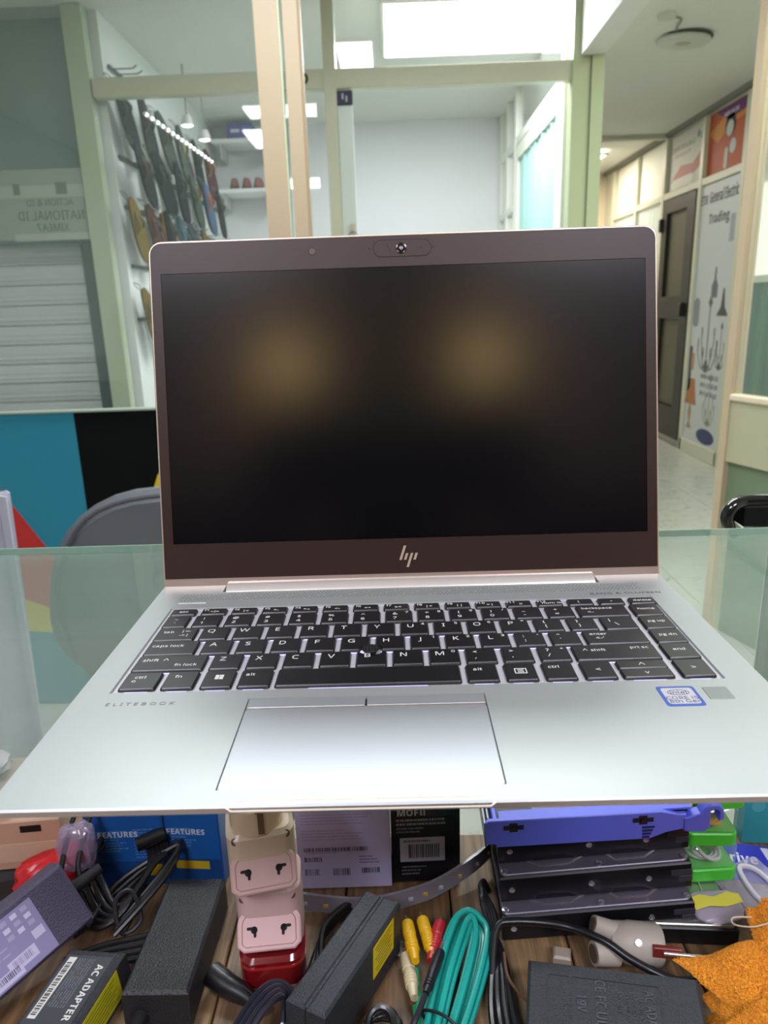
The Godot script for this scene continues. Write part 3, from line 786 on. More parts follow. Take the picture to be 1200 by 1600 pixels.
	# the round fitting on the corridor ceiling
	var r := thing("round_ceiling_fitting", "round grey disc fitting hung on the corridor ceiling", "ceiling fitting", T(Vector3(1.5, CEIL, -3.68), Vector3(4, 0, -3)))
	part("housing", Geo.new().lathe(V2([0.0, -0.026, 0.05, -0.026, 0.055, -0.03, 0.115, -0.03, 0.128, -0.022, 0.13, -0.008, 0.12, 0.0, 0.0, 0.0]), 40), mat("c4c6be", 0.5), r)
	part("centre", Geo.new().lathe(V2([0.0, -0.03, 0.034, -0.029, 0.04, -0.024]), 24), mat("a9a795", 0.5), r)
	part("back_plate", Geo.new().lathe(V2([0.138, -0.004, 0.14, 0.0, 0.0, 0.002]), 32), mat("5a5c56", 0.6), r)
	var jb := thing("junction_box", "small round junction box joined by a cable to the disc fitting", "junction box", T(Vector3(1.3, CEIL, -3.36)))
	part("cap", Geo.new().lathe(V2([0.0, -0.02, 0.038, -0.018, 0.044, -0.01, 0.044, 0.0]), 24), mat("c8c9c2", 0.5), jb)
	part("cable", Geo.new().tube(curve([[0.04, -0.008, -0.01], [0.09, -0.006, -0.06], [0.10, -0.01, -0.14], [0.13, -0.006, -0.22]], 5), 0.004, 6), mat("8a8b84", 0.6), jb)

func kiosk() -> void:
	# a glazed stall standing askew by the corridor, at the right edge of the picture
	var k := thing("stall_partition", "cream framed glass stall partition standing askew at the right edge", "partition", T(Vector3(1.10, 0, -1.93), Vector3(0, 18.9, 0)))
	var cream := mat("bda98c", 0.45)
	part("post", Geo.new().box(Vector3(0, CEIL / 2, 0), Vector3(0.035, CEIL, 0.03), 0.003).box(Vector3(0.024, CEIL / 2, 0.006), Vector3(0.012, CEIL, 0.02), 0.002), cream, k)
	part("post", Geo.new().box(Vector3(0, CEIL / 2, 1.1), Vector3(0.035, CEIL, 0.03), 0.003), cream, k)
	part("rail", Geo.new().box(Vector3(0, 0.818, 0.55), Vector3(0.04, 0.022, 1.07), 0.004), mat("dccdb0", 0.45), k)
	part("panel", Geo.new().box(Vector3(0, 0.706, 0.55), Vector3(0.02, 0.204, 1.07), 0.002), mat("b3af90", 0.55), k)
	part("lower_panel", Geo.new().box(Vector3(0.01, 0.302, 0.55), Vector3(0.012, 0.604, 1.07)), mat("6f8066", 0.5), k)
	part("pane", Geo.new().box(Vector3(0, 1.61, 0.55), Vector3(0.006, 1.56, 1.07)), glass("b9d2c2", 0.1), k)

func counter_across() -> void:
	# the low counter across the aisle with its printed front
	var c := thing("printed_screen", "low screen board across the aisle printed teal, black, red and yellow", "screen board", T(Vector3(-0.95, 0, -1.5)))
	part("board", Geo.new().bar(Vector3(-1.3, 0.0, -0.03), Vector3(1.3, 0.887, -0.006)), mat("2f3234", 0.6), c)
	part("cap", Geo.new().box(Vector3(0, 0.889, -0.016), Vector3(2.6, 0.006, 0.034), 0.001), mat("98a596", 0.4), c)
	for k in 3: part("foot", Geo.new().bar(Vector3(-1.2 + k * 1.1, 0.0, -0.25), Vector3(-1.16 + k * 1.1, 0.04, -0.03)), mat("3a3c3e", 0.5), c)
	var fx := Transform3D(Basis(Vector3(1, 0, 0), Vector3(0, 0, 1), Vector3(0, -1, 0)), Vector3(0.95, 0, -0.006))
	part("print", Geo.new().ext(V2([-2.2, 0.0, -0.5, 0.0, -0.62, -0.2, -0.885, -0.55, -0.883, -0.885, -2.2, -0.885]), 0.0, 0.002, 0, fx), mat("2387a0", 0.45), c)
	part("print", Geo.new().ext(V2([0.34, 0.0, -0.5, 0.0, -0.62, -0.2, -0.885, -0.55, -0.883, -0.885, 0.34, -0.885]), 0.0, 0.002, 0, fx), mat("0c0d0d", 0.75, 0.0, {"spec": 0.25}), c)
	part("print", Geo.new().ext(V2([-1.13, -0.69, -1.02, -0.505, -0.965, -0.415, -1.01, -0.305, -1.12, -0.35, -1.2, -0.55]), 0.002, 0.003, 0, fx), mat("c42a28", 0.45), c)
	part("print", Geo.new().ext(V2([-1.125, -0.35, -1.012, -0.305, -1.035, -0.235, -1.15, -0.245]), 0.002, 0.003, 0, fx), mat("dcc62a", 0.45), c)
	part("print", Geo.new().ext(V2([-0.672, -0.705, -0.6, -0.8, -0.55, -0.66, -0.69, -0.66]), 0.002, 0.003, 0, fx), mat("e0c21e", 0.45), c)
	# the padded chair in front of it
	var ch := thing("chair", "grey padded chair whose rounded back shows left of the laptop", "chair", T(Vector3(-0.47, 0, -0.98), Vector3(0, 8, 0)))
	var back := PackedVector2Array()
	for i in 32:
		var a := TAU * i / 32
		var cx := signf(cos(a)) * pow(absf(cos(a)), 0.75)
		var cy := signf(sin(a)) * pow(absf(sin(a)), 0.8)
		back.append(Vector2(cx * (0.245 - 0.03 * cy), -cy * 0.20))
	part("backrest", Geo.new().ext(back, -0.04, 0.04, 0.024, T(Vector3(0, 0.605, 0.06), Vector3(84, 0, 0))), mat("5d6166", 0.75), ch)
	part("piping", Geo.new().tube(curve([[-0.2, 0.48, 0.11], [-0.22, 0.62, 0.102], [-0.15, 0.76, 0.09], [0, 0.797, 0.085], [0.15, 0.76, 0.09], [0.22, 0.62, 0.102]], 5), 0.005, 6), mat("4a4c52", 0.7), ch)
	part("seat", Geo.new().ext(rr(0.46, 0.44, 0.08, 5), 0.38, 0.45, 0.025, T(Vector3(0, 0, -0.16))), mat("565a5e", 0.75), ch)
	for s in [-1, 1]:
		part("leg", Geo.new().tube(V3([[s * 0.19, 0.0, 0.05], [s * 0.17, 0.4, 0.03], [s * 0.16, 0.5, 0.045]]), 0.012, 8), mat("3a3c3e", 0.4, 0.6), ch)
		part("leg", Geo.new().tube(V3([[s * 0.19, 0.0, -0.36], [s * 0.18, 0.4, -0.32]]), 0.012, 8), mat("3a3c3e", 0.4, 0.6), ch)
	# a pale sheet hanging at the left edge beyond the glass
	var q := PackedVector2Array()
	for i in 21: q.append(Vector2(-0.16 + i * 0.0135, 0.018 * sin(i * 1.05) + 0.008 * sin(i * 2.3)))
	for i in range(20, -1, -1): q.append(Vector2(-0.16 + i * 0.0135, -0.003 + 0.018 * sin(i * 1.05) + 0.008 * sin(i * 2.3)))
	var sh := Geo.new().ext(q, 0.25, 0.875)
	for i in sh.p.size():
		var v := sh.p[i]
		sh.p[i] = Vector3(v.x + (0.9 - v.y) * 0.02 * sin(v.x * 30.0) + (v.y - 0.875) * 0.07 - (0.03 if v.y > 0.8 and v.x > 0.07 else 0.0), v.y, v.z)
	single("plastic_sheet", "crumpled pale plastic sheet standing beyond the glass at the left edge", "plastic sheet", sh, mat("c3c4d2", 0.45), T(Vector3(-0.68, 0.0, -0.62)))
	# black glossy arm of a swivel chair beyond the right end of the glass
	var arm := thing("armrest_chair", "glossy black plastic chair arm showing just over the glass at the right edge", "chair", T(Vector3(0.30, 0.93, -0.20)))
	part("armrest", Geo.new().tube(curve([[0.012, -0.016, 0.0], [0.002, 0.002, 0.004], [0.006, 0.014, 0.004], [0.02, 0.018, 0.0], [0.05, 0.018, 0.0]], 6), [0.004, 0.0045, 0.005, 0.0055, 0.006, 0.006, 0.006, 0.006, 0.006, 0.006, 0.006, 0.006, 0.006, 0.006, 0.006, 0.006, 0.006, 0.006, 0.006, 0.006, 0.006, 0.006, 0.006, 0.006, 0.006], 10).box(Vector3(0.034, 0.004, -0.004), Vector3(0.034, 0.03, 0.02), 0.006), mat("0b0b0d", 0.12, 0.0, {"coat": 1.0}), arm)
	part("bolt", Geo.new().lathe(V2([0.0, 0.0, 0.004, 0.0, 0.004, 0.003, 0.0, 0.005]), 10, T(Vector3(0.043, 0.027, 0.004))), mat("c8c8c8", 0.2, 0.9), arm)
	part("upright", Geo.new().ext(rr(0.07, 0.024, 0.01, 4, Vector2(0.085, -0.004)), -0.93, 0.05, 0.006), mat("0b0b0d", 0.12, 0.0, {"coat": 1.0}), arm)

# ---------------------------------------------------------------- the glass counter
func showcase() -> void:
	var s := thing("display_counter", "glass display counter the laptop stands on, its wooden shelf below", "display counter")
	var gl := glass("b8d6c4", 0.09, 0.02)
	part("glass_top", Geo.new().bar(Vector3(-0.95, GLASS - 0.006, -0.122), Vector3(0.95, GLASS, 0.212)), gl, s)
	part("glass_edge", Geo.new().bar(Vector3(-0.95, GLASS - 0.0058, -0.1235), Vector3(0.95, GLASS - 0.0002, -0.122)), mat("8fb8a4", 0.15), s)
	part("front_pane", Geo.new().bar(Vector3(-0.95, SHELF - 0.018, -0.121), Vector3(0.95, GLASS - 0.0062, -0.116)), gl, s)
	for k in 2:
		part("end_pane", Geo.new().bar(Vector3(-0.95 + k * 1.895, SHELF, -0.115), Vector3(-0.945 + k * 1.895, GLASS - 0.0062, 0.212)), gl, s)
	part("cabinet", Geo.new().bar(Vector3(-0.95, 0.0, -0.115), Vector3(0.95, SHELF - 0.018, 0.33)), mat("b9b4a6", 0.6), s)
	# shelf planks with wood grain
	var ms := []
	for k in 3:
		var im := Image.create(64, 256, false, Image.FORMAT_RGB8)
		var n := FastNoiseLite.new()
		n.seed = 70 + k
		n.frequency = 0.03
		var a := [C("9c7b58"), C("8d6c4b"), C("a98860")][k] as Color
		for y in 256:
			for x in 64:
				var v := n.get_noise_2d(x * 5.0, y * 0.35) * 0.5 + n.get_noise_2d(x * 16.0, y * 0.8 + 90) * 0.35
				im.set_pixel(x, y, a.darkened(clampf(0.22 - v * 0.5, 0.0, 0.6)))
		ms.append(im_scaled(img_mat(im, 0.5), Vector3(12, 2.2, 1)))
	var i := 0
	var x := -0.94
	while x < 0.94:
		var w := 0.088
		part("plank", Geo.new().ext(V2([x + 0.0008, -0.114, x + 0.0008, 0.33, x + w - 0.0008, 0.33, x + w - 0.0008, -0.114]), SHELF - 0.018, SHELF, 0.0012), ms[i % 3], s)
		x += w
		i += 1

func im_scaled(m: StandardMaterial3D, k: Vector3) -> StandardMaterial3D:
	m.uv1_scale = k
	return m

# ---------------------------------------------------------------- the laptop
const DECK := 0.0135   # deck above the glass

func key_shape(x0: float, x1: float, z0: float, z1: float, notch := false) -> Geo:
	var q := rr(x1 - x0, z1 - z0, 0.0011, 3, Vector2((x0 + x1) / 2, (z0 + z1) / 2))
	if notch:
		var r: Array = Geometry2D.clip_polygons(q, disc(0.0062, 24, Vector2(-0.0234, 0.1115)))
		q = r[0]
	return Geo.new().ext(q, -0.0012, 0.0006, 0.0004, Transform3D(), 0.0004, true, false)

func laptop() -> void:
	var lp := thing("laptop", "open silver laptop with a dark screen and black keys on the glass counter", "laptop", T(Vector3(0, GLASS, 0)))
	var silver := mat("b4bab8", 0.42, 0.3)
	var edge := mat("c9b7ae", 0.3, 0.85)
	var dk := T(Vector3(0, DECK, 0))
	# base: deck plate with the keyboard well and the click pad pocket, and the body below it
	var outline := rr(0.326, 0.2325, 0.004, 4, Vector2(0, 0.11625))
	var well := [-0.1474, 0.0477, 0.1449, 0.1489]
	var pad := [-0.0792, 0.1567, 0.0306, 0.2231]
	var hinge_gap := [-0.1215, 0.004, 0.1205, 0.0235]
	var base := part("base", Geo.new().plate(outline, [well, pad, hinge_gap], -0.0030, 0.0, 0.0007), silver, lp, dk)
	part("side_edge", Geo.new().plate(Geo.inset(rr(0.3262, 0.2327, 0.004, 4, Vector2(0, 0.11625)), 0.0), [[-0.16, 0.003, 0.16, 0.2295]], -0.0029, -0.0007, 0.0), edge, base)
	part("well_floor", Geo.new().bar(Vector3(well[0], -0.0030, well[1]), Vector3(well[2], -0.0013, well[3])), mat("d2d2d6", 0.5, 0.1), base)
	part("bottom_shell", Geo.new().ext(rr(0.306, 0.214, 0.01, 4, Vector2(0, 0.114)), -DECK, -0.0030, 0.004), mat("8d8a88", 0.45, 0.5), base)
	part("hinge_recess", Geo.new().bar(Vector3(-0.1215, -0.0041, 0.004), Vector3(0.1205, -0.0036, 0.0235)), mat("1c1715", 0.7), base)
	# polished slot for the thumb in the front edge
	var notch := Geo.new()
	var a := [Vector3(-0.0735, -0.0004, 0.2328), Vector3(-0.0700, 0.0001, 0.2298), Vector3(0.0220, 0.0001, 0.2298), Vector3(0.0255, -0.0004, 0.2328)]
	var b := [Vector3(-0.0715, -0.0022, 0.2331), Vector3(0.0235, -0.0022, 0.2331)]
	notch.quad(a[1], b[0], b[1], a[2])
	notch.tri(a[1], a[0], b[0])
	notch.tri(a[2], b[1], a[3])
	for v in notch.p.size(): notch.p[v].y += 0.0002
	part("opening_notch", notch, mat("f4ead8", 0.3, 0.35), base)
	# speaker holes behind the keys
	var gr := Geo.new()
	for row in 6:
		for k in 132:
			var x := -0.1455 + k * 0.0022 + (0.0011 if row % 2 else 0.0)
			if x > 0.1435 or (k * 7 + row * 5) % 9 == 0: continue
			var z := 0.0272 + row * 0.0018
			gr.tri(Vector3(x, 0.00012, z - 0.0005), Vector3(x - 0.00055, 0.00012, z + 0.0004), Vector3(x + 0.00055, 0.00012, z + 0.0004))
	part("speaker_grille", gr.mesh(0), mat("5d5a57", 0.8), lp, dk).set_meta("kind", "stuff")
	part("status_bar", Geo.new().bar(Vector3(-0.145, 0.0, 0.0400), Vector3(-0.128, 0.0002, 0.0410)), mat("f4f0e8", 0.4), lp, dk)
	part("lettering", txt("E L I T E B O O K", 0.0021, false, 0.0001), mat("7f8484", 0.5), lp, dk * Transform3D(FLAT.scaled_local(Vector3(1.42, 1, 1)), Vector3(-0.1293, 0.0001, 0.1595)))
	part("lettering", txt("BANG & OLUFSEN", 0.0014, false, 0.0001), mat("6d6864", 0.5), lp, dk * Transform3D(FLAT.scaled_local(Vector3(1.7, 1, 1)), Vector3(0.1310, 0.0001, 0.0425)))
	# click pad and its two buttons
	var pm := mat("b4b9bb", 0.38, 0.4)
	part("pad_pocket", Geo.new().bar(Vector3(pad[0], -0.0042, pad[1]), Vector3(pad[2], -0.0020, pad[3])), mat("2c2c2e", 0.8), lp, dk)
	part("click_pad", Geo.new().ext(rr(0.1091, 0.0572, 0.0015, 3, Vector2(-0.0243, 0.1944)), -0.0018, -0.0002, 0.0003), pm, lp, dk, "silver touch pad")
	for k in 2:
		part("pad_button", Geo.new().ext(rr(0.0541, 0.0076, 0.0008, 2, Vector2(-0.0243 - 0.0274 + k * 0.0549, 0.1609)), -0.0018, -0.00015, 0.0003), pm, lp, dk)
	part("pad_seam", Geo.new().bar(Vector3(-0.0788, -0.0009, 0.1648), Vector3(0.0302, -0.0003, 0.1657)), mat("e8d8c4", 0.25, 0.7), lp, dk)
	# keys: [x0, x1, legends...] row by row; a legend is [text, dx, dz, cap height] from the key's middle
	var P := 0.01869
	var W := 0.0153
	var keys := []
	var lg := func(x0: float, x1: float, z0: float, z1: float, ls: Array) -> void: keys.append([x0, x1, z0, z1, ls])
	var f_row := ["esc", "", "f2", "f3", "f4", "f5", "f6", "f7", "f8", "f9", "f10", "f11", "f12", "", "", "delete"]
	for i in 16:
		var x := -0.145 + i * 0.0183
		var ls := []
		if i == 0 or i == 15: ls = [[f_row[i], 0, 0, 0.0017]]
		elif i == 1: ls = [["f1", -0.0045, -0.0015, 0.0011], ["<I>", 0.0005, 0.0006, 0.002]]
		elif i < 13: ls = [[f_row[i], -0.0045, -0.0015, 0.0011], [["", "", "I<", "*-", "*+", "<-", "<+", "x<", "|<", "||", ">|", "o", "num lk"][i], 0.001, 0.0008, 0.0015]]
		elif i == 13: ls = [["(", -0.001, 0, 0.002]]
		else: ls = [["-", 0, 0, 0.003]]
		lg.call(x, x + 0.0148, 0.0510, 0.0590, ls)
	lg.call(-0.145, -0.1315, 0.0610, 0.0760, [["~", -0.0005, -0.0022, 0.0022], ["`", -0.0005, 0.0035, 0.0025]])
	var nums := "1234567890-="
	var shf := "!@#$%^&*()_+"
	for i in 12:
		var ls := [[shf[i], -0.0022, -0.0028, 0.0024], [nums[i], -0.0022, 0.0030, 0.0026]]
		if i >= 6 and i <= 9: ls.append(["789/"[i - 6], 0.0048, -0.0045, 0.0014])
		lg.call(-0.128 + i * P, -0.128 + i * P + W, 0.0610, 0.0760, ls)
	lg.call(0.0957, 0.124, 0.0610, 0.0760, [["backspace", -0.0028, -0.0032, 0.0020], ["<-", -0.0075, 0.0018, 0.0024]])
	lg.call(0.1270, 0.1430, 0.0610, 0.0760, [["home", 0, -0.001, 0.0020]])
	lg.call(-0.1447, -0.1225, 0.0778, 0.0932, [["tab", -0.0045, -0.0022, 0.0022], ["|<-", 0.005, -0.0030, 0.0018], ["->|", 0.005, 0.0020, 0.0018]])
	var q := "QWERTYUIOP[]"
	for i in 12:
		var ls := [[q[i], -0.0022, -0.0025, 0.0034]] if i < 10 else [["{}"[i - 10], -0.0022, -0.0032, 0.0024], [q[i], -0.0018, 0.0022, 0.0024]]
		if i >= 6 and i <= 9: ls.append(["456*"[i - 6], 0.0048, -0.0048, 0.0014])
		lg.call(-0.1195 + i * P, -0.1195 + i * P + W, 0.0778, 0.0932, ls)
	lg.call(0.105, 0.1232, 0.0778, 0.0932, [["|", -0.0046, -0.0036, 0.0024], ["\\", -0.0015, 0.0018, 0.0030]])
	lg.call(0.1270, 0.1430, 0.0778, 0.0932, [["pg up", 0, -0.001, 0.0020]])
	lg.call(-0.1445, -0.1175, 0.0950, 0.1105, [["caps lock", -0.0025, -0.0020, 0.0022]])
	var s := "ASDFGHJKL;'"
	for i in 11:
		var ls := [[s[i], -0.0022, -0.0025, 0.0034]] if i < 9 else [[":\""[i - 9], -0.0030, -0.0030, 0.0024], [s[i], -0.0026, 0.0018, 0.0024]]
		if i >= 6 and i <= 9: ls.append(["123-"[i - 6], 0.0048, -0.0048, 0.0014])
		lg.call(-0.1143 + i * P, -0.1143 + i * P + W, 0.0950, 0.1105, ls)
	lg.call(0.0908, 0.1232, 0.0950, 0.1105, [["enter", -0.0085, -0.0034, 0.0020], ["<-'", -0.0085, 0.0014, 0.0024]])
	lg.call(0.1270, 0.1430, 0.0950, 0.1105, [["pg dn", 0, -0.001, 0.0020]])
	lg.call(-0.1447, -0.1085, 0.1121, 0.1278, [["shift", -0.0110, -0.0028, 0.0022], ["^", -0.0030, -0.0026, 0.0030], ["fn lock", 0.0085, 0.0028, 0.0020]])
	var z := "ZXCVBNM,./"
	for i in 10:
		var ls := [[z[i], -0.0022, -0.0025, 0.0034]] if i < 7 else [["<>?"[i - 7], -0.0028, -0.0034, 0.0024], [z[i], -0.0028, 0.0022, 0.0026]]
		if i == 6 or i == 9: ls.append(["0+"[0 if i == 6 else 1], 0.0048, -0.0048, 0.0014])
		lg.call(-0.1052 + i * P, -0.1052 + i * P + W, 0.1121, 0.1278, ls)
	lg.call(0.0808, 0.1232, 0.1121, 0.1278, [["^", -0.0150, -0.0020, 0.0026], ["shift", -0.0085, -0.0020, 0.0020], ["prt sc", 0.0130, -0.0040, 0.0019]])
	lg.call(0.1265, 0.1425, 0.1121, 0.1278, [["end", 0, -0.001, 0.0020]])
	for r in [[-0.1445, -0.127, [["ctrl", -0.0012, -0.0030, 0.0021], ["o", -0.0035, 0.0006, 0.0014]]], [-0.124, -0.1085, [["fn", -0.0018, -0.0030, 0.0021]]], [-0.105, -0.090, []], [-0.087, -0.0715, [["alt", -0.0030, -0.0034, 0.0021]]],
			[-0.0687, 0.021, []], [0.0243, 0.0392, [["alt", -0.002, -0.0030, 0.0021]]], [0.043, 0.058, []], [0.0617, 0.0766, [["ctrl", -0.002, -0.0036, 0.0021]]], [0.0805, 0.0956, [["<", 0, 0, 0.0026]]]]:
		lg.call(r[0], r[1], 0.1300, 0.1463, r[2])
	lg.call(0.0985, 0.1225, 0.1300, 0.1375, [["^", 0, 0.0006, 0.0034]])
	lg.call(0.0985, 0.1225, 0.1381, 0.1463, [["v", 0, 0, 0.0022]])
	lg.call(0.1265, 0.1420, 0.1300, 0.1463, [[">", 0, 0, 0.0026]])
	var kb := mat("1d1c1e", 0.36, 0.0, {"spec": 0.6})
	var legend := mat("f6f5f0", 0.6)
	var glow := mat("c8c4ff", 0.5, 0.0, {"emit": 0.7})
	var gl := Geo.new()
	for k in keys:
		var w: float = k[1] - k[0]
		var mx: float = (k[0] + k[1]) / 2
		var mz: float = (k[2] + k[3]) / 2
		var by_nub: bool = (absf(k[0] + 0.1143 - 4 * P) < 1e-4 and k[2] == 0.0950) or (absf(k[0] + 0.1143 - 5 * P) < 1e-4 and k[2] == 0.0950) or (absf(k[0] + 0.1052 - 4 * P) < 1e-4 and k[2] == 0.1121)
		var kp := part("key", key_shape(k[0], k[1], k[2], k[3], by_nub), kb, lp, dk)
		for l in k[4]:
			part("legend", txt(l[0], l[3] * 1.12, false, 0.00008), legend, kp, Transform3D(FLAT.scaled_local(Vector3(1.22, 1, 1)), Vector3(mx + l[1], 0.00064, mz + l[2])))
		if k[2] > 0.07: gl.bar(Vector3(mx - w * 0.32, -0.0013, k[3] - 0.002), Vector3(mx + w * 0.32, -0.0011, k[3] + 0.00075))
		if k[0] == -0.105 and k[2] == 0.1300:   # four panes on the start key
			var wn := Geo.new()
			for i in 4: wn.box(Vector3(mx - 0.0010 + 0.0022 * (i % 2), 0.00064, mz - 0.0026 + 0.0022 * (i / 2)), Vector3(0.0019, 0.0001, 0.0019))
			part("legend", wn, legend, kp)
		if k[0] == 0.043:   # menu sign: a frame round three lines
			var mn := Geo.new().plate(V2([mx - 0.003, mz - 0.0028, mx - 0.003, mz + 0.0022, mx + 0.003, mz + 0.0022, mx + 0.003, mz - 0.0028]), [[mx - 0.0025, mz - 0.0023, mx + 0.0025, mz + 0.0017]], 0.0006, 0.00068, 0.0)
			for i in 3: mn.box(Vector3(mx, 0.00064, mz - 0.0015 + i * 0.0012), Vector3(0.0030, 0.0001, 0.0004))
			part("legend", mn, legend, kp)
	part("backlight_glow", gl, glow, lp, dk, "violet keyboard backlight")
	part("pointing_stick", Geo.new().lathe(V2([0.0030, -0.0012, 0.0030, 0.0004, 0.0043, 0.0008, 0.0046, 0.0014, 0.0042, 0.0019, 0.0, 0.0022]), 20), mat("141315", 0.75), lp, dk * T(Vector3(-0.0234, 0, 0.1115)))
	var dots := Geo.new()
	for i in 5:
		for j in 5:
			var v := Vector2(i - 2, j - 2) * 0.0015
			if v.length() < 0.0036: dots.box(Vector3(v.x, 0.0022 - v.length() * 0.08, v.y), Vector3(0.0006, 0.0005, 0.0006))
	part("stick_dots", dots, mat("3a3738", 0.8), lp.get_node("pointing_stick"))
	# stickers on the palm rest
	var st := part("processor_sticker", Geo.new().ext(rr(0.0172, 0.0168, 0.0014, 3), 0.0, 0.0002), mat("3f63c4", 0.3, 0.3), lp, dk * T(Vector3(0.1180, 0.0, 0.1638)), "blue bordered processor sticker")
	part("sticker_face", Geo.new().ext(rr(0.0142, 0.0136, 0.0014, 3), 0.0002, 0.0003), mat("d3d0d4", 0.3, 0.2), st)
	var ov := []
	for i in 28: ov.append([cos(TAU * i / 28) * 0.0048, 0.0003, sin(TAU * i / 28) * 0.0022 - 0.0028])
	part("print", Geo.new().tube(V3(ov), 0.00018, 4, true), mat("56628f", 0.5), st)
	var ip := mat("4b557f", 0.5)
	part("print", txt("intel", 0.0021, false, 0.0001), ip, st, Transform3D(FLAT.scaled_local(Vector3(1.25, 1, 1)), Vector3(0, 0.00034, -0.0028)))
	part("print", txt("CORE i5", 0.0017, false, 0.0001), ip, st, Transform3D(FLAT.scaled_local(Vector3(1.3, 1, 1)), Vector3(0, 0.00034, 0.0020)))
	part("print", txt("8th Gen", 0.0013, false, 0.0001), ip, st, Transform3D(FLAT.scaled_local(Vector3(1.3, 1, 1)), Vector3(0.0006, 0.00034, 0.0048)))
	part("fingerprint_reader", Geo.new().ext(rr(0.0112, 0.0104, 0.0004, 2, Vector2(0.1358, 0.1618)), 0.0, 0.00025, 0.0001), mat("8f9694", 0.35, 0.4), lp, dk, "small square grey fingerprint pad")
	# lid
	var th := 0.2159
	var lid := Transform3D(Basis(Vector3(1, 0, 0), Vector3(0, cos(th), -sin(th)), Vector3(0, sin(th), cos(th))), Vector3(0, 0.0124, 0.0119))
	var face := lid * Transform3D(Basis(Vector3(1, 0, 0), Vector3(0, 0, 1), Vector3(0, -1, 0)), Vector3.ZERO)   # shapes drawn in x, -height with the thickness up
	var lo := PackedVector2Array()
	for c in [[0.160, -0.0015, 0.003, 0], [-0.160, -0.0015, 0.003, 1], [-0.1545, -0.2165, 0.0085, 2], [0.1545, -0.2165, 0.0085, 3]]:
		for i in 6:
			var an: float = PI / 2 * (c[3] + i / 5.0)
			lo.append(Vector2(c[0], c[1]) + Vector2(cos(an), sin(an)) * c[2])
	lo.reverse()
	if Geo.area(lo) > 0.0: lo.reverse()
	var shell := part("lid_shell", Geo.new().ext(lo, -0.0058, -0.0002, 0.0007), mat("d8c3b4", 0.32, 0.75), lp, face)
	var bez := Geo.inset(lo, 0.0012)
	for i in bez.size():
		if bez[i].y > -0.003: bez[i].y = -0.0062
	part("screen_bezel", Geo.new().plate(bez, [[-0.1553, -0.2042, 0.1553, -0.0292]], -0.0006, 0.0004, 0.0003), mat("2b150c", 0.42, 0.0, {"spec": 0.5}), lp, face, "black plastic screen surround")
	part("screen", Geo.new().bar(Vector3(-0.1553, -0.0012, -0.2042), Vector3(0.1553, 0.0000, -0.0292)), mat("060609", 0.2, 0.0, {"spec": 0.52}), lp, face, "switched-off dark matt screen")
	var gapm := mat("0a0809", 0.6)
	var cam := part("webcam", Geo.new().ext(rr(0.0378, 0.0112, 0.0055, 6), 0.0, 0.00045), gapm, lp, face * T(Vector3(0.0006, 0, -0.2155)))
	part("shutter_slider", Geo.new().ext(rr(0.0366, 0.0100, 0.0049, 6), 0.0004, 0.0006), mat("2b150c", 0.42, 0.0, {"spec": 0.5}), cam)
	part("slider_line", Geo.new().ext(rr(0.0004, 0.0060, 0.0002, 1), 0.0006, 0.00068), gapm, cam, T(Vector3(-0.0085, 0, 0), Vector3(0, 20, 0)))
	part("lens", Geo.new().lathe(V2([0.0036, 0.0005, 0.0034, 0.0011, 0.0026, 0.0012, 0.0023, 0.0007, 0.0, 0.0008]), 24), mat("0c0b10", 0.12, 0.0, {"coat": 1.0}), cam, T(Vector3(-0.0006, 0, 0)))
	part("lens", Geo.new().lathe(V2([0.0012, 0.0008, 0.0, 0.0012]), 16), mat("8d93a8", 0.1), cam, T(Vector3(-0.0006, 0, 0)))
	part("microphone_hole", Geo.new().ext(disc(0.0006, 8), 0.0006, 0.00066), gapm, cam, T(Vector3(0.0119, 0, 0)))
	for x in [-0.0205, 0.0204]:
		part("microphone_hole", Geo.new().ext(disc(0.0006, 8), 0.0, 0.00046), gapm, lp, face * T(Vector3(x, 0, -0.2158)))
	var ls2 := part("light_sensor", Geo.new().ext(disc(0.0024, 20), 0.0, 0.00046), gapm, lp, face * T(Vector3(-0.0570, 0, -0.2153)))
	part("sensor_face", Geo.new().ext(disc(0.0020, 20), 0.0004, 0.00052), mat("5a463c", 0.4), ls2)
	# maker's logo: four slanted strokes
	var hp := Geo.new()
	for r in [[-0.0044, 0.0058, -0.0036], [-0.0014, 0.0008, -0.0036], [0.0018, 0.0008, -0.0084], [0.0048, 0.0008, -0.0036]]:
		var sl := 0.34
		var x0: float = r[0]
		hp.ext(V2([x0 + (r[1] - 0.0) * sl - 0.0008, -r[1], x0 + r[1] * sl + 0.0008, -r[1], x0 + r[2] * sl + 0.0008, -r[2], x0 + r[2] * sl - 0.0008, -r[2]]), 0.0, 0.0002)
	part("logo", hp, mat("e2cfae", 0.3, 0.5), lp, face * T(Vector3(-0.0004, 0.0004, -0.0186)), "gold maker's logo of slanted strokes")
	# hinge barrel between the lid and the deck
	var bar := PackedVector2Array()
	for i in 13:
		var an := PI * i / 12.0 - 0.25
		bar.append(Vector2(0.0132 + cos(an) * 0.0092, -sin(an) * 0.0078))
	part("hinge_cover", Geo.new().ext(bar, -0.1200, 0.1190, 0.0003, Transform3D(Basis(Vector3(0, 0, 1), Vector3(1, 0, 0), Vector3(0, -1, 0)), Vector3(0, DECK - 0.0050, 0))).mesh(30), mat("e2dad2", 0.3, 0.35), lp, Transform3D(), "polished hinge cover")

# ---------------------------------------------------------------- things in the case
func box_thing(called: String, label: String, cat: String, size: Vector3, color: String, x: Transform3D, rough := 0.5, group := "") -> Node3D:
	var t := thing(called, label, cat, x, group)
	part("carton", Geo.new().box(Vector3(0, size.y / 2, 0), size, 0.0012), mat(color, rough), t)
	return t

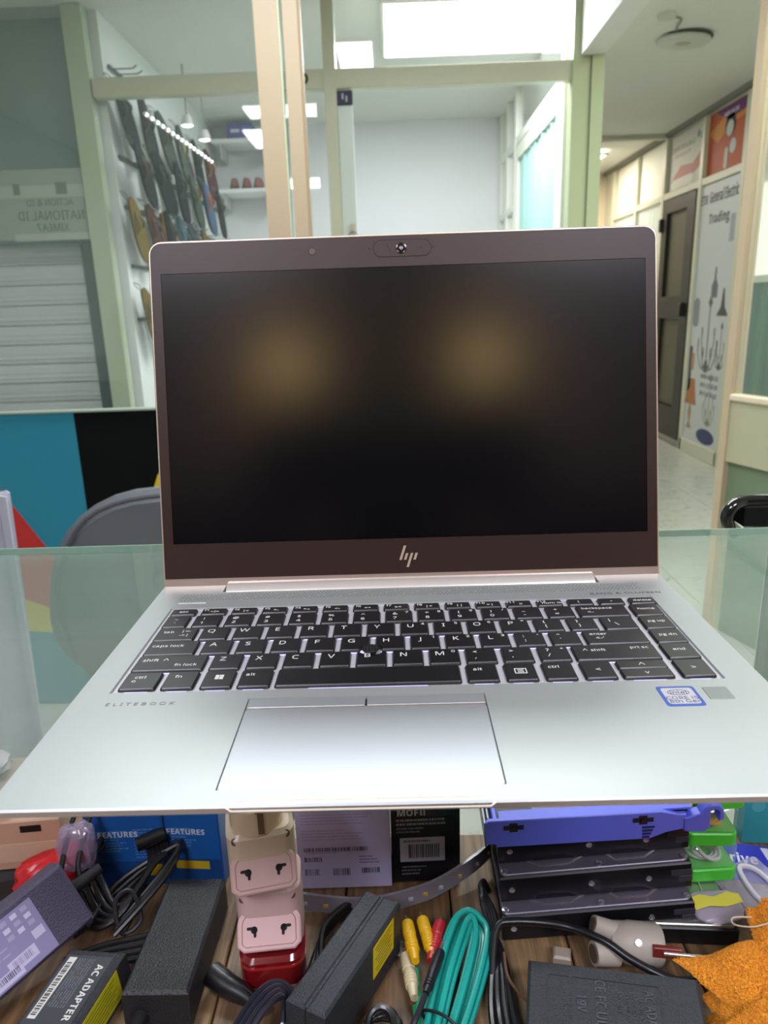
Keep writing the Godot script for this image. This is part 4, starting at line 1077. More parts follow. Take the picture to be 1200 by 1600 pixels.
func face_print(im: Image, w: float, h: float, parent: Node3D, at: Vector3, rough := 0.5) -> void:   # a print on a front face (x right, y up)
	part("print", sheet(w, h, 0.0002), img_mat(im, rough), parent, T(at, Vector3(90, 0, 0)))

func case_boxes() -> void:
	var S := SHELF
	# two blue boxes at the back left
	for k in 2:
		var c := box_thing("blue_box", ["blue accessory box lying behind the coiled cables, the left of two", "blue accessory box behind the plain black adapter, the right of two"][k], "box", Vector3([0.066, 0.048][k], 0.086, 0.03), "1e5aa6", T(Vector3([-0.2475, -0.1885][k], S, [-0.073, -0.0745][k]), Vector3(0, [2, -4][k], 0)), 0.4)
		var w: float = [0.063, 0.045][k]
		var im := Image.create(128, 160, false, Image.FORMAT_RGB8)
		im.fill(C("1d62b4"))
		im.fill_rect(Rect2i(0, 112, 128, 48), C("174a8c"))
		print_lines(im, Rect2i(10, 52, 64, 44), 8, C("6f9fd4"), 0.4)
		if k == 0: print_lines(im, Rect2i(78, 50, 40, 60), 10, C("6f9fd4"), 0.4)
		im.fill_rect(Rect2i(76, 120, 46, 22) if k == 0 else Rect2i(14, 116, 84, 16), C("d8b424"))
		face_print(im, w, 0.083, c, Vector3(0, 0.043, 0.0151))
		part("lettering", txt("FEATURES", 0.0052, true), mat("d5e2f2", 0.5), c, T(Vector3(-0.006, 0.054, 0.0156)))
	# lavender white box and the black box at the back middle
	var wb := box_thing("white_box", "pale lavender carton printed with barcodes beside the socket adapters", "box", Vector3(0.079, 0.084, 0.04), "cdc4ec", T(Vector3(-0.0605, S, -0.071), Vector3(0, 1, 0)))
	var im2 := Image.create(256, 272, false, Image.FORMAT_RGB8)
	im2.fill(C("cfc6ee"))
	var gk := C("8f87b4")
	print_lines(im2, Rect2i(10, 14, 230, 50), 5, gk, 0.28)
	print_lines(im2, Rect2i(10, 76, 190, 40), 4, gk, 0.28)
	bars(im2, Rect2i(14, 134, 180, 14), C("3c3650"))
	print_lines(im2, Rect2i(20, 151, 140, 6), 1, gk, 0.5)
	bars(im2, Rect2i(14, 166, 50, 16), C("3c3650"))
	bars(im2, Rect2i(14, 206, 40, 22), C("5d5678"))
	bars(im2, Rect2i(94, 206, 50, 24), C("4a4462"))
	bars(im2, Rect2i(176, 206, 54, 18), C("3c3650"))
	print_lines(im2, Rect2i(170, 166, 60, 30), 3, C("6a628c"), 0.3)
	face_print(im2, 0.076, 0.081, wb, Vector3(0, 0.042, 0.0201))
	var bb := box_thing("black_box", "black carton with a white barcode label beside the lavender carton", "box", Vector3(0.058, 0.083, 0.036), "15141c", T(Vector3(0.0085, S, -0.0745), Vector3(0, 2, 0)), 0.35)
	part("lettering", txt("MOFii", 0.0062, true), mat("dcdce4", 0.5), bb, T(Vector3(-0.012, 0.071, 0.0181)))
	var im3 := Image.create(160, 64, false, Image.FORMAT_RGB8)
	im3.fill(C("15141c"))
	print_lines(im3, Rect2i(4, 4, 140, 28), 2, C("a9a9b6"), 0.6)
	print_lines(im3, Rect2i(4, 34, 80, 24), 2, C("8a8a98"), 0.5)
	face_print(im3, 0.05, 0.018, bb, Vector3(-0.001, 0.057, 0.0181))
	var im4 := Image.create(128, 80, false, Image.FORMAT_RGB8)
	im4.fill(C("c9c4d6"))
	bars(im4, Rect2i(24, 22, 90, 46), C("2a2634"))
	print_lines(im4, Rect2i(10, 8, 106, 10), 1, C("5a5666"), 0.6)
	face_print(im4, 0.038, 0.024, bb, Vector3(-0.003, 0.034, 0.0181))
	var im5 := Image.create(128, 48, false, Image.FORMAT_RGB8)
	im5.fill(C("15141c"))
	print_lines(im5, Rect2i(4, 4, 80, 40), 3, C("8a8a98"), 0.4)
	face_print(im5, 0.038, 0.013, bb, Vector3(-0.003, 0.012, 0.0181))
	# beige box with a black plug hole at the far left, a clear bag and a red packet beside it
	var bg := box_thing("beige_box", "pink beige carton with a small black slot at the far left of the case", "box", Vector3(0.10, 0.048, 0.05), "c79f86", T(Vector3(-0.355, S + 0.022, -0.080), Vector3(0, 6, 0)))
	part("band", Geo.new().box(Vector3(0, 0.017, 0.0252), Vector3(0.0995, 0.018, 0.0006)), mat("d3b296", 0.5), bg)
	part("slot", Geo.new().box(Vector3(0.026, 0.040, 0.0252), Vector3(0.017, 0.006, 0.001)), mat("0e0b0a", 0.6), bg)
	var stack := box_thing("pale_carton", "pale pink carton piled behind the laptop's left edge", "box", Vector3(0.11, 0.024, 0.05), "a8918a", T(Vector3(-0.398, S + 0.070, -0.086), Vector3(0, 4, 0)))
	part("tape", Geo.new().box(Vector3(0.02, 0.0242, 0), Vector3(0.025, 0.0006, 0.0505)), mat("e2d8d2", 0.3), stack)
	single("dark_carton", "dark grey carton holding up the beige box at the far left", "box", bx(0.10, 0.022, 0.05, 0.001), mat("4a4a4e", 0.6), T(Vector3(-0.355, S + 0.011, -0.086)))
	crumpled("white_bag", "crumpled white plastic bag lying on the pale carton behind the laptop's left edge", "bag", Vector3(0.10, 0.022, 0.05), T(Vector3(-0.392, S + 0.1052, -0.086)), mat("a9a2aa", 0.4), 5)
	crumpled("plastic_bag", "crumpled clear violet plastic bag beside the beige box", "bag", Vector3(0.038, 0.05, 0.03), T(Vector3(-0.277, S + 0.062, -0.035), Vector3(0, 15, 0)), mat("b9a4c8", 0.12, 0.0, {"alpha": 0.45}), 8)
	crumpled("red_packet", "crumpled red plastic packet lying between the large adapter and the blue box", "packet", Vector3(0.085, 0.052, 0.040), T(Vector3(-0.302, S + 0.027, -0.044), Vector3(0, 20, 8)), mat("c8232a", 0.3), 9)
	var bk := thing("black_plug_pack", "black plug with pale printed lines left of the red packet", "plug", T(Vector3(-0.342, S + 0.012, -0.030), Vector3(0, 10, 4)))
	part("body", bx(0.036, 0.024, 0.03, 0.004), mat("161416", 0.4), bk)
	part("print", Geo.new().box(Vector3(0.003, -0.004, 0.0152), Vector3(0.012, 0.0012, 0.0004)).box(Vector3(0.003, -0.001, 0.0152), Vector3(0.012, 0.0012, 0.0004)).box(Vector3(0.003, 0.002, 0.0152), Vector3(0.012, 0.0012, 0.0004)).box(Vector3(0.003, 0.005, 0.0152), Vector3(0.012, 0.0012, 0.0004)), mat("b9b4ae", 0.5), bk)
	# the flat clear strip of small lamps curving before the boxes
	var stp := thing("strip_light", "coiled clear plastic strip with small yellow chips curving before the cartons", "strip light")
	var line := curve([[-0.125, S + 0.006, -0.035], [-0.092, S + 0.008, -0.027], [-0.058, S + 0.009, -0.0205], [-0.032, S + 0.010, -0.020], [-0.005, S + 0.011, -0.0265], [0.02, S + 0.013, -0.036], [0.052, S + 0.018, -0.056], [0.07, S + 0.02, -0.075]], 6)
	var rb := Geo.new()
	for i in line.size() - 1:
		var d := (line[i + 1] - line[i]).normalized()
		var n := Vector3(-d.z, 0, d.x).normalized()
		var n2 := n
		if i + 2 < line.size():
			var e := (line[i + 2] - line[i + 1]).normalized()
			n2 = Vector3(-e.z, 0, e.x).normalized()
		var up := Vector3(0, 0.008, 0)
		for sgn in [0, 1]:
			var o: Vector3 = n * 0.0012 * (1 if sgn else -1)
			var o2: Vector3 = n2 * 0.0012 * (1 if sgn else -1)
			if sgn: rb.quad(line[i] - up + o, line[i + 1] - up + o2, line[i + 1] + up + o2, line[i] + up + o)
			else: rb.quad(line[i + 1] - up + o2, line[i] - up + o, line[i] + up + o, line[i + 1] + up + o2)
		rb.quad(line[i] + up - n * 0.0012, line[i] + up + n * 0.0012, line[i + 1] + up + n2 * 0.0012, line[i + 1] + up - n2 * 0.0012)
	part("strip", rb, mat("8d8894", 0.2, 0.0, {"coat": 0.6}), stp)
	stp.position.y = 0.0026
	for i in range(3, line.size() - 3, 3):
		part("chip", Geo.new().box(Vector3.ZERO, Vector3(0.004, 0.0035, 0.0012), 0.0004), mat("c9a050" if i % 2 else "b9b4c0", 0.3), stp, T(line[i] + Vector3(0, -0.001, 0.0016), Vector3(0, 0, 0)))
	# back right: green rimmed clear boxes, cards and pouches
	for k in 3:
		var c := thing("clear_box", ["bottom clear box of the stack with green base beside the drives", "middle clear box of the green stack, wires coiled inside", "top clear box of the green stack beside the blue drive tray"][k], "box", T(Vector3([0.2405, 0.2385, 0.2415][k], S + 0.0185 + 0.0345 * k, -0.0485), Vector3(0, [3, -2, 4][k], 0)), "green based clear boxes in a stack")
		part("base", Geo.new().ext(rr(0.041, 0.036, 0.006, 4), 0.0, 0.012, 0.001), mat("4fd63c", 0.35), c)
		part("back_panel", Geo.new().bar(Vector3(-0.002, 0.012, -0.0165), Vector3(0.018, 0.0345, -0.0145)), mat("3fae2e", 0.4), c)
		part("cover", Geo.new().ext(rr(0.040, 0.035, 0.006, 4), 0.0122, 0.0342, 0.002), glass("dff2e4", 0.10), c)
		for j in 3:
			var ring := []
			for i in 14: ring.append([cos(TAU * i / 14) * (0.011 - j * 0.001), 0.016 + j * 0.0035, sin(TAU * i / 14) * 0.009])
			part("wire", Geo.new().tube(V3(ring), 0.0014, 6, true), mat(["e8e4e8", "d9a23c", "e8e4e8"][k], 0.4), c, T(Vector3(-0.004, 0, 0), Vector3(8 * j, 0, -6 * j)))
	var dc := thing("blue_pack", "blue and white card of a blister pack at the right edge of the case", "pack", T(Vector3(0.288, S + 0.012, -0.056), Vector3(12, -12, 0)))
	part("card", Geo.new().ext(rr(0.062, 0.036, 0.007, 4), 0.0, 0.0015), mat("2a35b4", 0.3), dc)
	part("print", Geo.new().ext(V2([0.008, -0.016, 0.014, -0.016, 0.024, 0.016, 0.018, 0.016]), 0.0015, 0.0017), mat("cfd0ea", 0.3), dc)
	part("lettering", txt("Drive", 0.009, true), mat("dfe0f4", 0.3), dc, Transform3D(FLAT, Vector3(-0.012, 0.0019, -0.003)))
	var tl := box_thing("teal_box", "teal carton standing at the back right corner of the case", "box", Vector3(0.07, 0.075, 0.02), "3aa6bd", T(Vector3(0.332, S, -0.102), Vector3(0, -4, 0)), 0.4)
	part("print", Geo.new().ext(disc(0.006, 14), 0.0, 0.0003, 0, T(Vector3(-0.024, 0.04, 0.0101), Vector3(90, 0, 0))), mat("59b9cc", 0.4), tl)
	var po := crumpled("pouch", "clear zip pouch with a yellow print below the green boxes", "pouch", Vector3(0.05, 0.007, 0.034), T(Vector3(0.231, S + 0.024, 0.0), Vector3(9, 5, 2)), mat("cfc2d8", 0.2, 0.0, {"alpha": 0.55}), 3)
	part("print", Geo.new().ext(V2([-0.022, -0.004, -0.012, -0.006, -0.002, -0.003, 0.010, -0.006, 0.018, -0.003, 0.018, 0.004, 0.004, 0.006, -0.008, 0.004, -0.02, 0.006]), 0.0075, 0.0079), mat("d8cf4a", 0.4), po)
	var bl := thing("blister_pack", "clear blister pack holding a white cable at the right edge", "pack", T(Vector3(0.280, S + 0.006, -0.016), Vector3(6, 24, 0)))
	part("tray", Geo.new().ext(rr(0.052, 0.075, 0.006, 4), 0.0, 0.010, 0.002), mat("cfc8d8", 0.15, 0.0, {"alpha": 0.35}), bl)
	part("cable", Geo.new().tube(curve([[-0.018, 0.011, 0.026], [-0.006, 0.012, 0.02], [-0.01, 0.012, -0.005], [0.0, 0.012, -0.03], [0.012, 0.012, -0.02], [0.008, 0.012, 0.02]], 6), 0.0022, 8), mat("d8d4e0", 0.35), bl)
	part("plug", Geo.new().lathe(V2([0.003, 0.0, 0.0055, 0.001, 0.0055, 0.016, 0.003, 0.018, 0.0, 0.018]), 14, T(Vector3(-0.018, 0.013, 0.022), Vector3(90, 50, 0))), mat("dedae4", 0.35), bl)

func crumpled(called: String, label: String, cat: String, size: Vector3, x: Transform3D, m: Material, sd: int) -> MeshInstance3D:   # a creased film bag: a rounded lump broken by sharp folds
	var n := FastNoiseLite.new()
	n.seed = sd
	n.noise_type = FastNoiseLite.TYPE_CELLULAR
	n.cellular_return_type = FastNoiseLite.RETURN_DISTANCE
	n.frequency = 0.9
	var g := Geo.new()
	var rows := 14
	var cols := 26
	var pt := func(i: int, j: int) -> Vector3:
		var v := -PI / 2 + PI * i / rows
		var w := TAU * (j % cols) / cols
		var d := Vector3(signf(cos(v) * cos(w)) * pow(absf(cos(v) * cos(w)), 0.6), signf(sin(v)) * pow(absf(sin(v)), 0.7), signf(cos(v) * sin(w)) * pow(absf(cos(v) * sin(w)), 0.6))
		var k := 0.92 + 0.28 * n.get_noise_3dv(d * 2.2)
		return Vector3(d.x * size.x / 2 * k, maxf(d.y * size.y / 2 * k, -size.y / 2), d.z * size.z / 2 * k)
	for i in rows:
		for j in cols:
			g.quad(pt.call(i, j + 1), pt.call(i, j), pt.call(i + 1, j), pt.call(i + 1, j + 1))
	return single(called, label, cat, g.mesh(20), m, x)

func adapters() -> void:
	var black := mat("26262d", 0.55, 0.0, {"grain": 0.9})
	var body := func(sz: Vector3) -> Geo: return Geo.new().box(Vector3.ZERO, sz, 0.0022)
	var along := Basis(Vector3(0, 0, 1), Vector3(1, 0, 0), Vector3(0, 1, 0))   # lettering that runs along +z on the top face, its head to +x
	# large adapter with the silver rating label at the far left
	var a := thing("power_adapter", "dark laptop adapter with a pale silver rating label leaning at the far left", "adapter", T(Vector3(-0.3018, 0.6955, 0.0397), Vector3(10.3, -38.3, -60)), "power adapters in the case")
	part("body", body.call(Vector3(0.050, 0.030, 0.108)), mat("4c475e", 0.5, 0.0, {"grain": 0.9}), a)
	var im := Image.create(192, 320, false, Image.FORMAT_RGB8)
	im.fill(C("8f88b0"))
	im.fill_rect(Rect2i(0, 0, 192, 320), C("928bb4"))
	for r in [[96, 10, 30, 36], [130, 54, 40, 90], [150, 110, 36, 190]]: im.fill_rect(Rect2i(r[0], r[1], r[2], r[3]), C("c8c2e0"))
	bars_v(im, Rect2i(154, 120, 20, 170), C("4a4466"))
	bars_v(im, Rect2i(136, 70, 24, 60), C("8a84a8"))
	for k in 9: im.fill_rect(Rect2i(10 + (k % 3) * 26, 20 + (k / 3) * 34, 16, 20), C("cfcae6") if k % 2 else C("a9a3c6"))
	for k in 10: im.fill_rect(Rect2i(84 + (k % 2) * 22, 120 + (k / 2) * 30, 3, 24), C("b4aed0"))
	im.fill_rect(Rect2i(30, 190, 44, 40), C("c8c2e0"))
	for k in 5: im.fill_rect(Rect2i(12 + k * 14, 250, 4, 56), C("b4aed0"))
	part("rating_label", sheet(0.042, 0.072, 0.0003), img_mat(im, 0.4), a, T(Vector3(0.001, 0.0150, 0.010)), "pale silver rating label")
	part("lettering", txt("hp", 0.005, false), mat("d8d4ec", 0.4), a, Transform3D(along, Vector3(-0.010, 0.0155, 0.010)))
	part("strain_relief", Geo.new().tube(V3([[0.0, 0.0, -0.054], [0.0, 0.002, -0.066], [0.0, 0.004, -0.078]]), [0.006, 0.0048, 0.004], 10), mat("1b1a1e", 0.5), a)
	# adapter lettered on its top, with the yellow sticker on its side
	var b := thing("power_adapter", "black adapter lettered AC ADAPTER with a yellow side sticker below the large one", "adapter", T(Vector3(-0.2453, 0.6722, 0.0894), Vector3(0, -11.1, 6.1)), "power adapters in the case")
	part("body", body.call(Vector3(0.046, 0.030, 0.108)), black, b)
	var imb := Image.create(128, 288, false, Image.FORMAT_RGB8)
	imb.fill(C("3a3d42"))
	imb.fill_rect(Rect2i(8, 6, 22, 150), C("cfccc4"))
	bars_v(imb, Rect2i(11, 20, 14, 128), C("2a2a2c"))
	for k in 7:
		for j in 30: imb.fill_rect(Rect2i(38 + k * 7, 8 + j * 4, 3, 3 if rng.randf() < 0.75 else 1), C("6f7378"))
	for k in 12: imb.fill_rect(Rect2i(10 + (k % 4) * 20, 170 + (k / 4) * 22, 12, 14), C("8b8f94"))
	for k in 12: imb.fill_rect(Rect2i(13 + (k % 4) * 20, 173 + (k / 4) * 22, 6, 8), C("3a3d42"))
	part("rating_label", sheet(0.037, 0.092, 0.0002), img_mat(imb, 0.45), b, T(Vector3(-0.001, 0.0150, -0.002)))
	var wht := mat("d4d2cc", 0.5)
	part("lettering", txt("AC ADAPTER", 0.0052, true), wht, b, Transform3D(along, Vector3(0.0115, 0.0154, -0.020)))
	part("lettering", txt("FC CE", 0.0070, true), wht, b, Transform3D(along, Vector3(0.008, 0.0154, 0.036)))
	part("warning_sticker", Geo.new().box(Vector3(0.0231, 0.001, -0.018), Vector3(0.0004, 0.022, 0.046)), mat("b8b21e", 0.4), b, Transform3D(), "yellow sticker on the side")
	var ys := Geo.new()
	for k in 7: ys.box(Vector3(0.02335, 0.009 - k * 0.0026, -0.018), Vector3(0.0001, 0.0008, 0.038 - (k % 3) * 0.006))
	part("sticker_print", ys, mat("77741a", 0.5), b.get_node("warning_sticker"))
	# plain black adapter
	var c := thing("power_adapter", "large plain black adapter lying before the right blue box", "adapter", T(Vector3(-0.1804, 0.6742, 0.0234), Vector3(-2.7, -0.3, -0.2)), "power adapters in the case")
	part("body", body.call(Vector3(0.046, 0.032, 0.108)), mat("1d1e23", 0.5, 0.0, {"grain": 0.9}), c)
	part("strain_relief", Geo.new().tube(V3([[-0.012, -0.004, 0.054], [-0.012, -0.005, 0.064], [-0.011, -0.007, 0.076]]), [0.0065, 0.0052, 0.004], 10), mat("17171b", 0.5), c)
	# ridged adapter with the bright yellow sticker, on its edge
	var d := thing("power_adapter", "black adapter on its edge with a bright yellow side sticker, middle of the case", "adapter", T(Vector3(-0.0513, 0.6825, 0.0562), Vector3(-3.9, -26.4, -0.2)), "power adapters in the case")
	part("body", Geo.new().box(Vector3(-0.0076, 0, 0), Vector3(0.0146, 0.046, 0.108), 0.0018).box(Vector3(0.0076, 0, 0), Vector3(0.0146, 0.046, 0.108), 0.0018).box(Vector3.ZERO, Vector3(0.002, 0.0445, 0.106)), mat("2b2f36", 0.5, 0.0, {"grain": 0.9}), d)
	part("warning_sticker", Geo.new().box(Vector3(0.01505, 0.006, -0.026), Vector3(0.0004, 0.026, 0.032)), mat("e8cf18", 0.4), d, Transform3D(), "bright yellow sticker")
	var yd := Geo.new()
	for k in 8: yd.box(Vector3(0.01530, 0.016 - k * 0.0028, -0.026), Vector3(0.0001, 0.0009, 0.026 - (k % 3) * 0.004))
	part("sticker_print", yd, mat("8f8220", 0.5), d.get_node("warning_sticker"))
	# wide adapter with moulded lettering at the front right
	var e := thing("power_adapter", "wide dark grey adapter with moulded lettering before the orange cloth", "adapter", T(Vector3(0.1218, 0.6790, 0.1044), Vector3(0.1, -12.6, 3.8)), "power adapters in the case")
	var em := mat("2b2e33", 0.55, 0.0, {"grain": 0.9})
	part("body", body.call(Vector3(0.110, 0.036, 0.075)), em, e)
	var sunk := mat("24272c", 0.6)
	part("moulded_frame", Geo.new().plate(rr(0.072, 0.068, 0.005, 4, Vector2(-0.006, 0.006)), [[-0.041, -0.0265, 0.029, 0.0385]], 0.0178, 0.0184, 0.0002), em, e)
	var raised := mat("3a3e44", 0.45)
	for l in [["AC ADAPTER", 0.0052, 0.0225, -0.002], ["MODEL: ADP-19V", 0.0024, 0.0165, -0.004], ["INPUT: 100-240V 50/60Hz", 0.0022, 0.0125, -0.001], ["OUTPUT: 19V 3.42A", 0.0022, 0.0085, -0.004], ["POLARITY", 0.0024, 0.0035, -0.012], ["CE FC UL", 0.0060, -0.008, -0.010], ["19V", 0.0055, -0.020, -0.008], ["WARNING: FOR INDOOR USE ONLY", 0.0020, -0.027, -0.002], ["RISK OF ELECTRIC SHOCK", 0.0020, -0.031, -0.004], ["MADE IN CHINA", 0.0020, -0.036, 0.002]]:
		part("lettering", txt(l[0], l[1], false, 0.0006), raised, e, Transform3D(along, Vector3(l[2], 0.0182, l[3])))
	var sq := Geo.new()
	for k in 4: sq.plate(rr(0.006, 0.006, 0.001, 2, Vector2(-0.002 - k * 0.0075, 0.020)), [[-0.0042 - k * 0.0075, 0.0178, 0.0002 - k * 0.0075, 0.0222]], 0.0179, 0.0185, 0.0)
	part("moulded_symbols", sq, raised, e)

func bars_v(im: Image, r: Rect2i, col: Color) -> void:
	var y := r.position.y
	while y < r.end.y:
		var w := rng.randi_range(1, 3)
		im.fill_rect(Rect2i(r.position.x, y, r.size.x, mini(w, r.end.y - y)), col)
		y += w + rng.randi_range(1, 3)

func drive_shape(t: Node3D, sz: Vector3, cover_col: String, side_col: String) -> void:
	var h := sz / 2
	part("body", Geo.new().box(Vector3(0, -0.0012, 0), Vector3(sz.x, sz.y - 0.0024, sz.z), 0.0012), mat(side_col, 0.4, 0.2), t)
	part("cover", Geo.new().ext(rr(sz.x - 0.003, sz.z - 0.002, 0.004, 3), h.y - 0.0026, h.y, 0.0006), mat(cover_col, 0.4, 0.55), t)
	var rg := Geo.new()
	var zf := h.z - 0.007
	for p in [[-0.0566, -0.0397, -0.0191, 0.0015], [0.0088, 0.0176, 0.0397, 0.0559]]:
		rg.tube(V3([[p[0], h.y, zf - 0.011], [p[1], h.y, zf], [p[2], h.y, zf], [p[3], h.y, zf - 0.011]]), 0.0011, 6)
	part("ridge", rg, mat("a79fae", 0.25, 0.8), t)
	for p in [[-0.069, 0.004], [0.069, 0.004], [0.004, 0.004]]:
		part("screw", Geo.new().lathe(V2([0.0028, 0.0, 0.0028, 0.0008, 0.0016, 0.0010, 0.0014, 0.0004, 0.0, 0.0004]), 12), mat("c2bcc8", 0.25, 0.9), t, T(Vector3(p[0], h.y, h.z - p[1] - 0.001)))
	for x in [-0.0645, -0.003, 0.041]:
		part("screw_hole", Geo.new().lathe(V2([0.0, 0.0001, 0.0016, 0.0001, 0.0017, 0.0006, 0.0024, 0.0006, 0.0024, 0.0]), 12), mat("c8c4ce", 0.25, 0.8), t, T(Vector3(x, -0.001, h.z), Vector3(90, 0, 0)))
	part("connector", Geo.new().box(Vector3(0.066, 0.002, h.z - 0.004), Vector3(0.016, 0.006, 0.0082), 0.0005).box(Vector3(0.069, -0.004, h.z - 0.004), Vector3(0.010, 0.006, 0.0084), 0.0005), mat("3a3646", 0.5), t)

func drives() -> void:
	var r := Vector3(2.0, -0.3, 5.1)
	var at := [Vector3(0.1382, 0.6762, -0.0440), Vector3(0.1380, 0.7027, -0.0547), Vector3(0.1376, 0.7292, -0.0655)]
	for k in 3:
		var t := thing("hard_drive", ["bottom black hard drive of the stack right of the teal cable", "middle black hard drive of the stack, its ridged cover showing", "top bare black hard drive of the stack, under the blue tray"][k], "hard drive", T(at[k], r), "hard drives stacked in the case")
		drive_shape(t, Vector3(0.147, 0.026, 0.1016), ["7a7482", "7a7482", "5a5562"][k], "141319")
	var c := thing("drive_tray", "blue plastic drive tray with a curved latch on top of the drive stack", "drive tray", T(Vector3(0.1340, 0.7570, -0.0460), Vector3(2.0, -0.3, 3.0)))
	var blue := mat("6f7cff", 0.4)
	part("drive_body", Geo.new().box(Vector3(-0.002, -0.001, -0.006), Vector3(0.142, 0.022, 0.100), 0.001), mat("1a1a20", 0.4), c)
	part("label", Geo.new().box(Vector3(-0.012, 0.0102, 0.034), Vector3(0.066, 0.0006, 0.018)).box(Vector3(0.040, 0.0102, 0.030), Vector3(0.03, 0.0006, 0.022)), mat("8a8490", 0.5), c)
	var fr := PackedVector2Array()   # front rail in x, -y, thickened along z
	fr = V2([-0.0815, -0.011, -0.079, -0.0125, 0.048, -0.0125, 0.060, -0.009, 0.066, -0.009, 0.066, 0.004, 0.052, 0.0065, 0.040, 0.0115, -0.074, 0.0115, -0.074, 0.0085, -0.0815, 0.0085])
	var fz := Transform3D(Basis(Vector3(1, 0, 0), Vector3(0, 0, 1), Vector3(0, -1, 0)), Vector3(0, 0, 0.0455))
	part("rail", Geo.new().ext(fr, 0.0, 0.004, 0.0006, fz), blue, c)
	for x in [-0.061, 0.0345]:
		part("slot", Geo.new().box(Vector3(x, 0.0062, 0.0497), Vector3(0.015, 0.0036, 0.0006)).box(Vector3(x, 0.0062, 0.0497), Vector3(0.006, 0.0075, 0.0006)).add(Geo.new().ext(disc(0.0016, 10), 0.0, 0.0008, 0, T(Vector3(x, 0.0062, 0.0498), Vector3(90, 0, 0)))), mat("26222a", 0.5), c)
	var vent := Geo.new()
	for k in 4: vent.box(Vector3(0.0385 - k * 0.0006, -0.0005 - k * 0.0029, 0.0497), Vector3(0.009 - k * 0.0013, 0.0017, 0.0006))
	part("vent_slots", vent, mat("262a6a", 0.5), c)
	var lv := V2([0.064, 0.005, 0.064, -0.006, 0.070, -0.0075, 0.076, -0.009, 0.079, -0.0135, 0.084, -0.0165, 0.0895, -0.0155, 0.093, -0.0115, 0.0935, -0.002, 0.0895, -0.002, 0.0895, -0.010, 0.086, -0.0125, 0.0835, -0.011, 0.0835, 0.004, 0.0795, 0.0075, 0.068, 0.0068])
	part("latch", Geo.new().ext(lv, -0.004, 0.005, 0.0008, fz), mat("6470f0", 0.4), c)
	part("side_rail", Geo.new().box(Vector3(-0.074, 0, -0.005), Vector3(0.004, 0.021, 0.10), 0.0008).box(Vector3(0.0, 0.0112, 0.042), Vector3(0.142, 0.0016, 0.008)), blue, c)
	part("back_plate", Geo.new().box(Vector3(-0.079, -0.002, -0.004), Vector3(0.0012, 0.024, 0.094)).box(Vector3(-0.0815, -0.005, -0.002), Vector3(0.0012, 0.022, 0.09)), mat("7d8088", 0.3, 0.7), c)
	var s := thing("hard_drive", "silver topped hard drive lying on the shelf under the pouch, right of the stack", "hard drive", T(Vector3(0.1975, SHELF + 0.009, -0.0625), Vector3(0, -3.9, 0)), "hard drives stacked in the case")
	part("body", Geo.new().box(Vector3(0, -0.0012, 0), Vector3(0.1016, 0.0154, 0.147), 0.001), mat("151518", 0.4, 0.2), s)
	part("cover", Geo.new().ext(rr(0.099, 0.144, 0.004, 3), 0.0060, 0.0090, 0.0006), mat("aeb0a6", 0.28, 0.8), s)
	part("ridge", Geo.new().tube(V3([[-0.03, 0.009, 0.060], [0.022, 0.009, 0.060], [0.034, 0.009, 0.046], [0.036, 0.009, 0.0]]), 0.0011, 6).tube(V3([[-0.03, 0.009, 0.068], [0.040, 0.009, 0.068]]), 0.0008, 6), mat("d6d8d0", 0.2, 0.8), s)
	part("screw", Geo.new().lathe(V2([0.0034, 0.0, 0.0034, 0.0010, 0.0020, 0.0012, 0.0016, 0.0004, 0.0, 0.0004]), 14), mat("d0d0ca", 0.25, 0.9), s, T(Vector3(0.043, 0.0090, 0.062)))

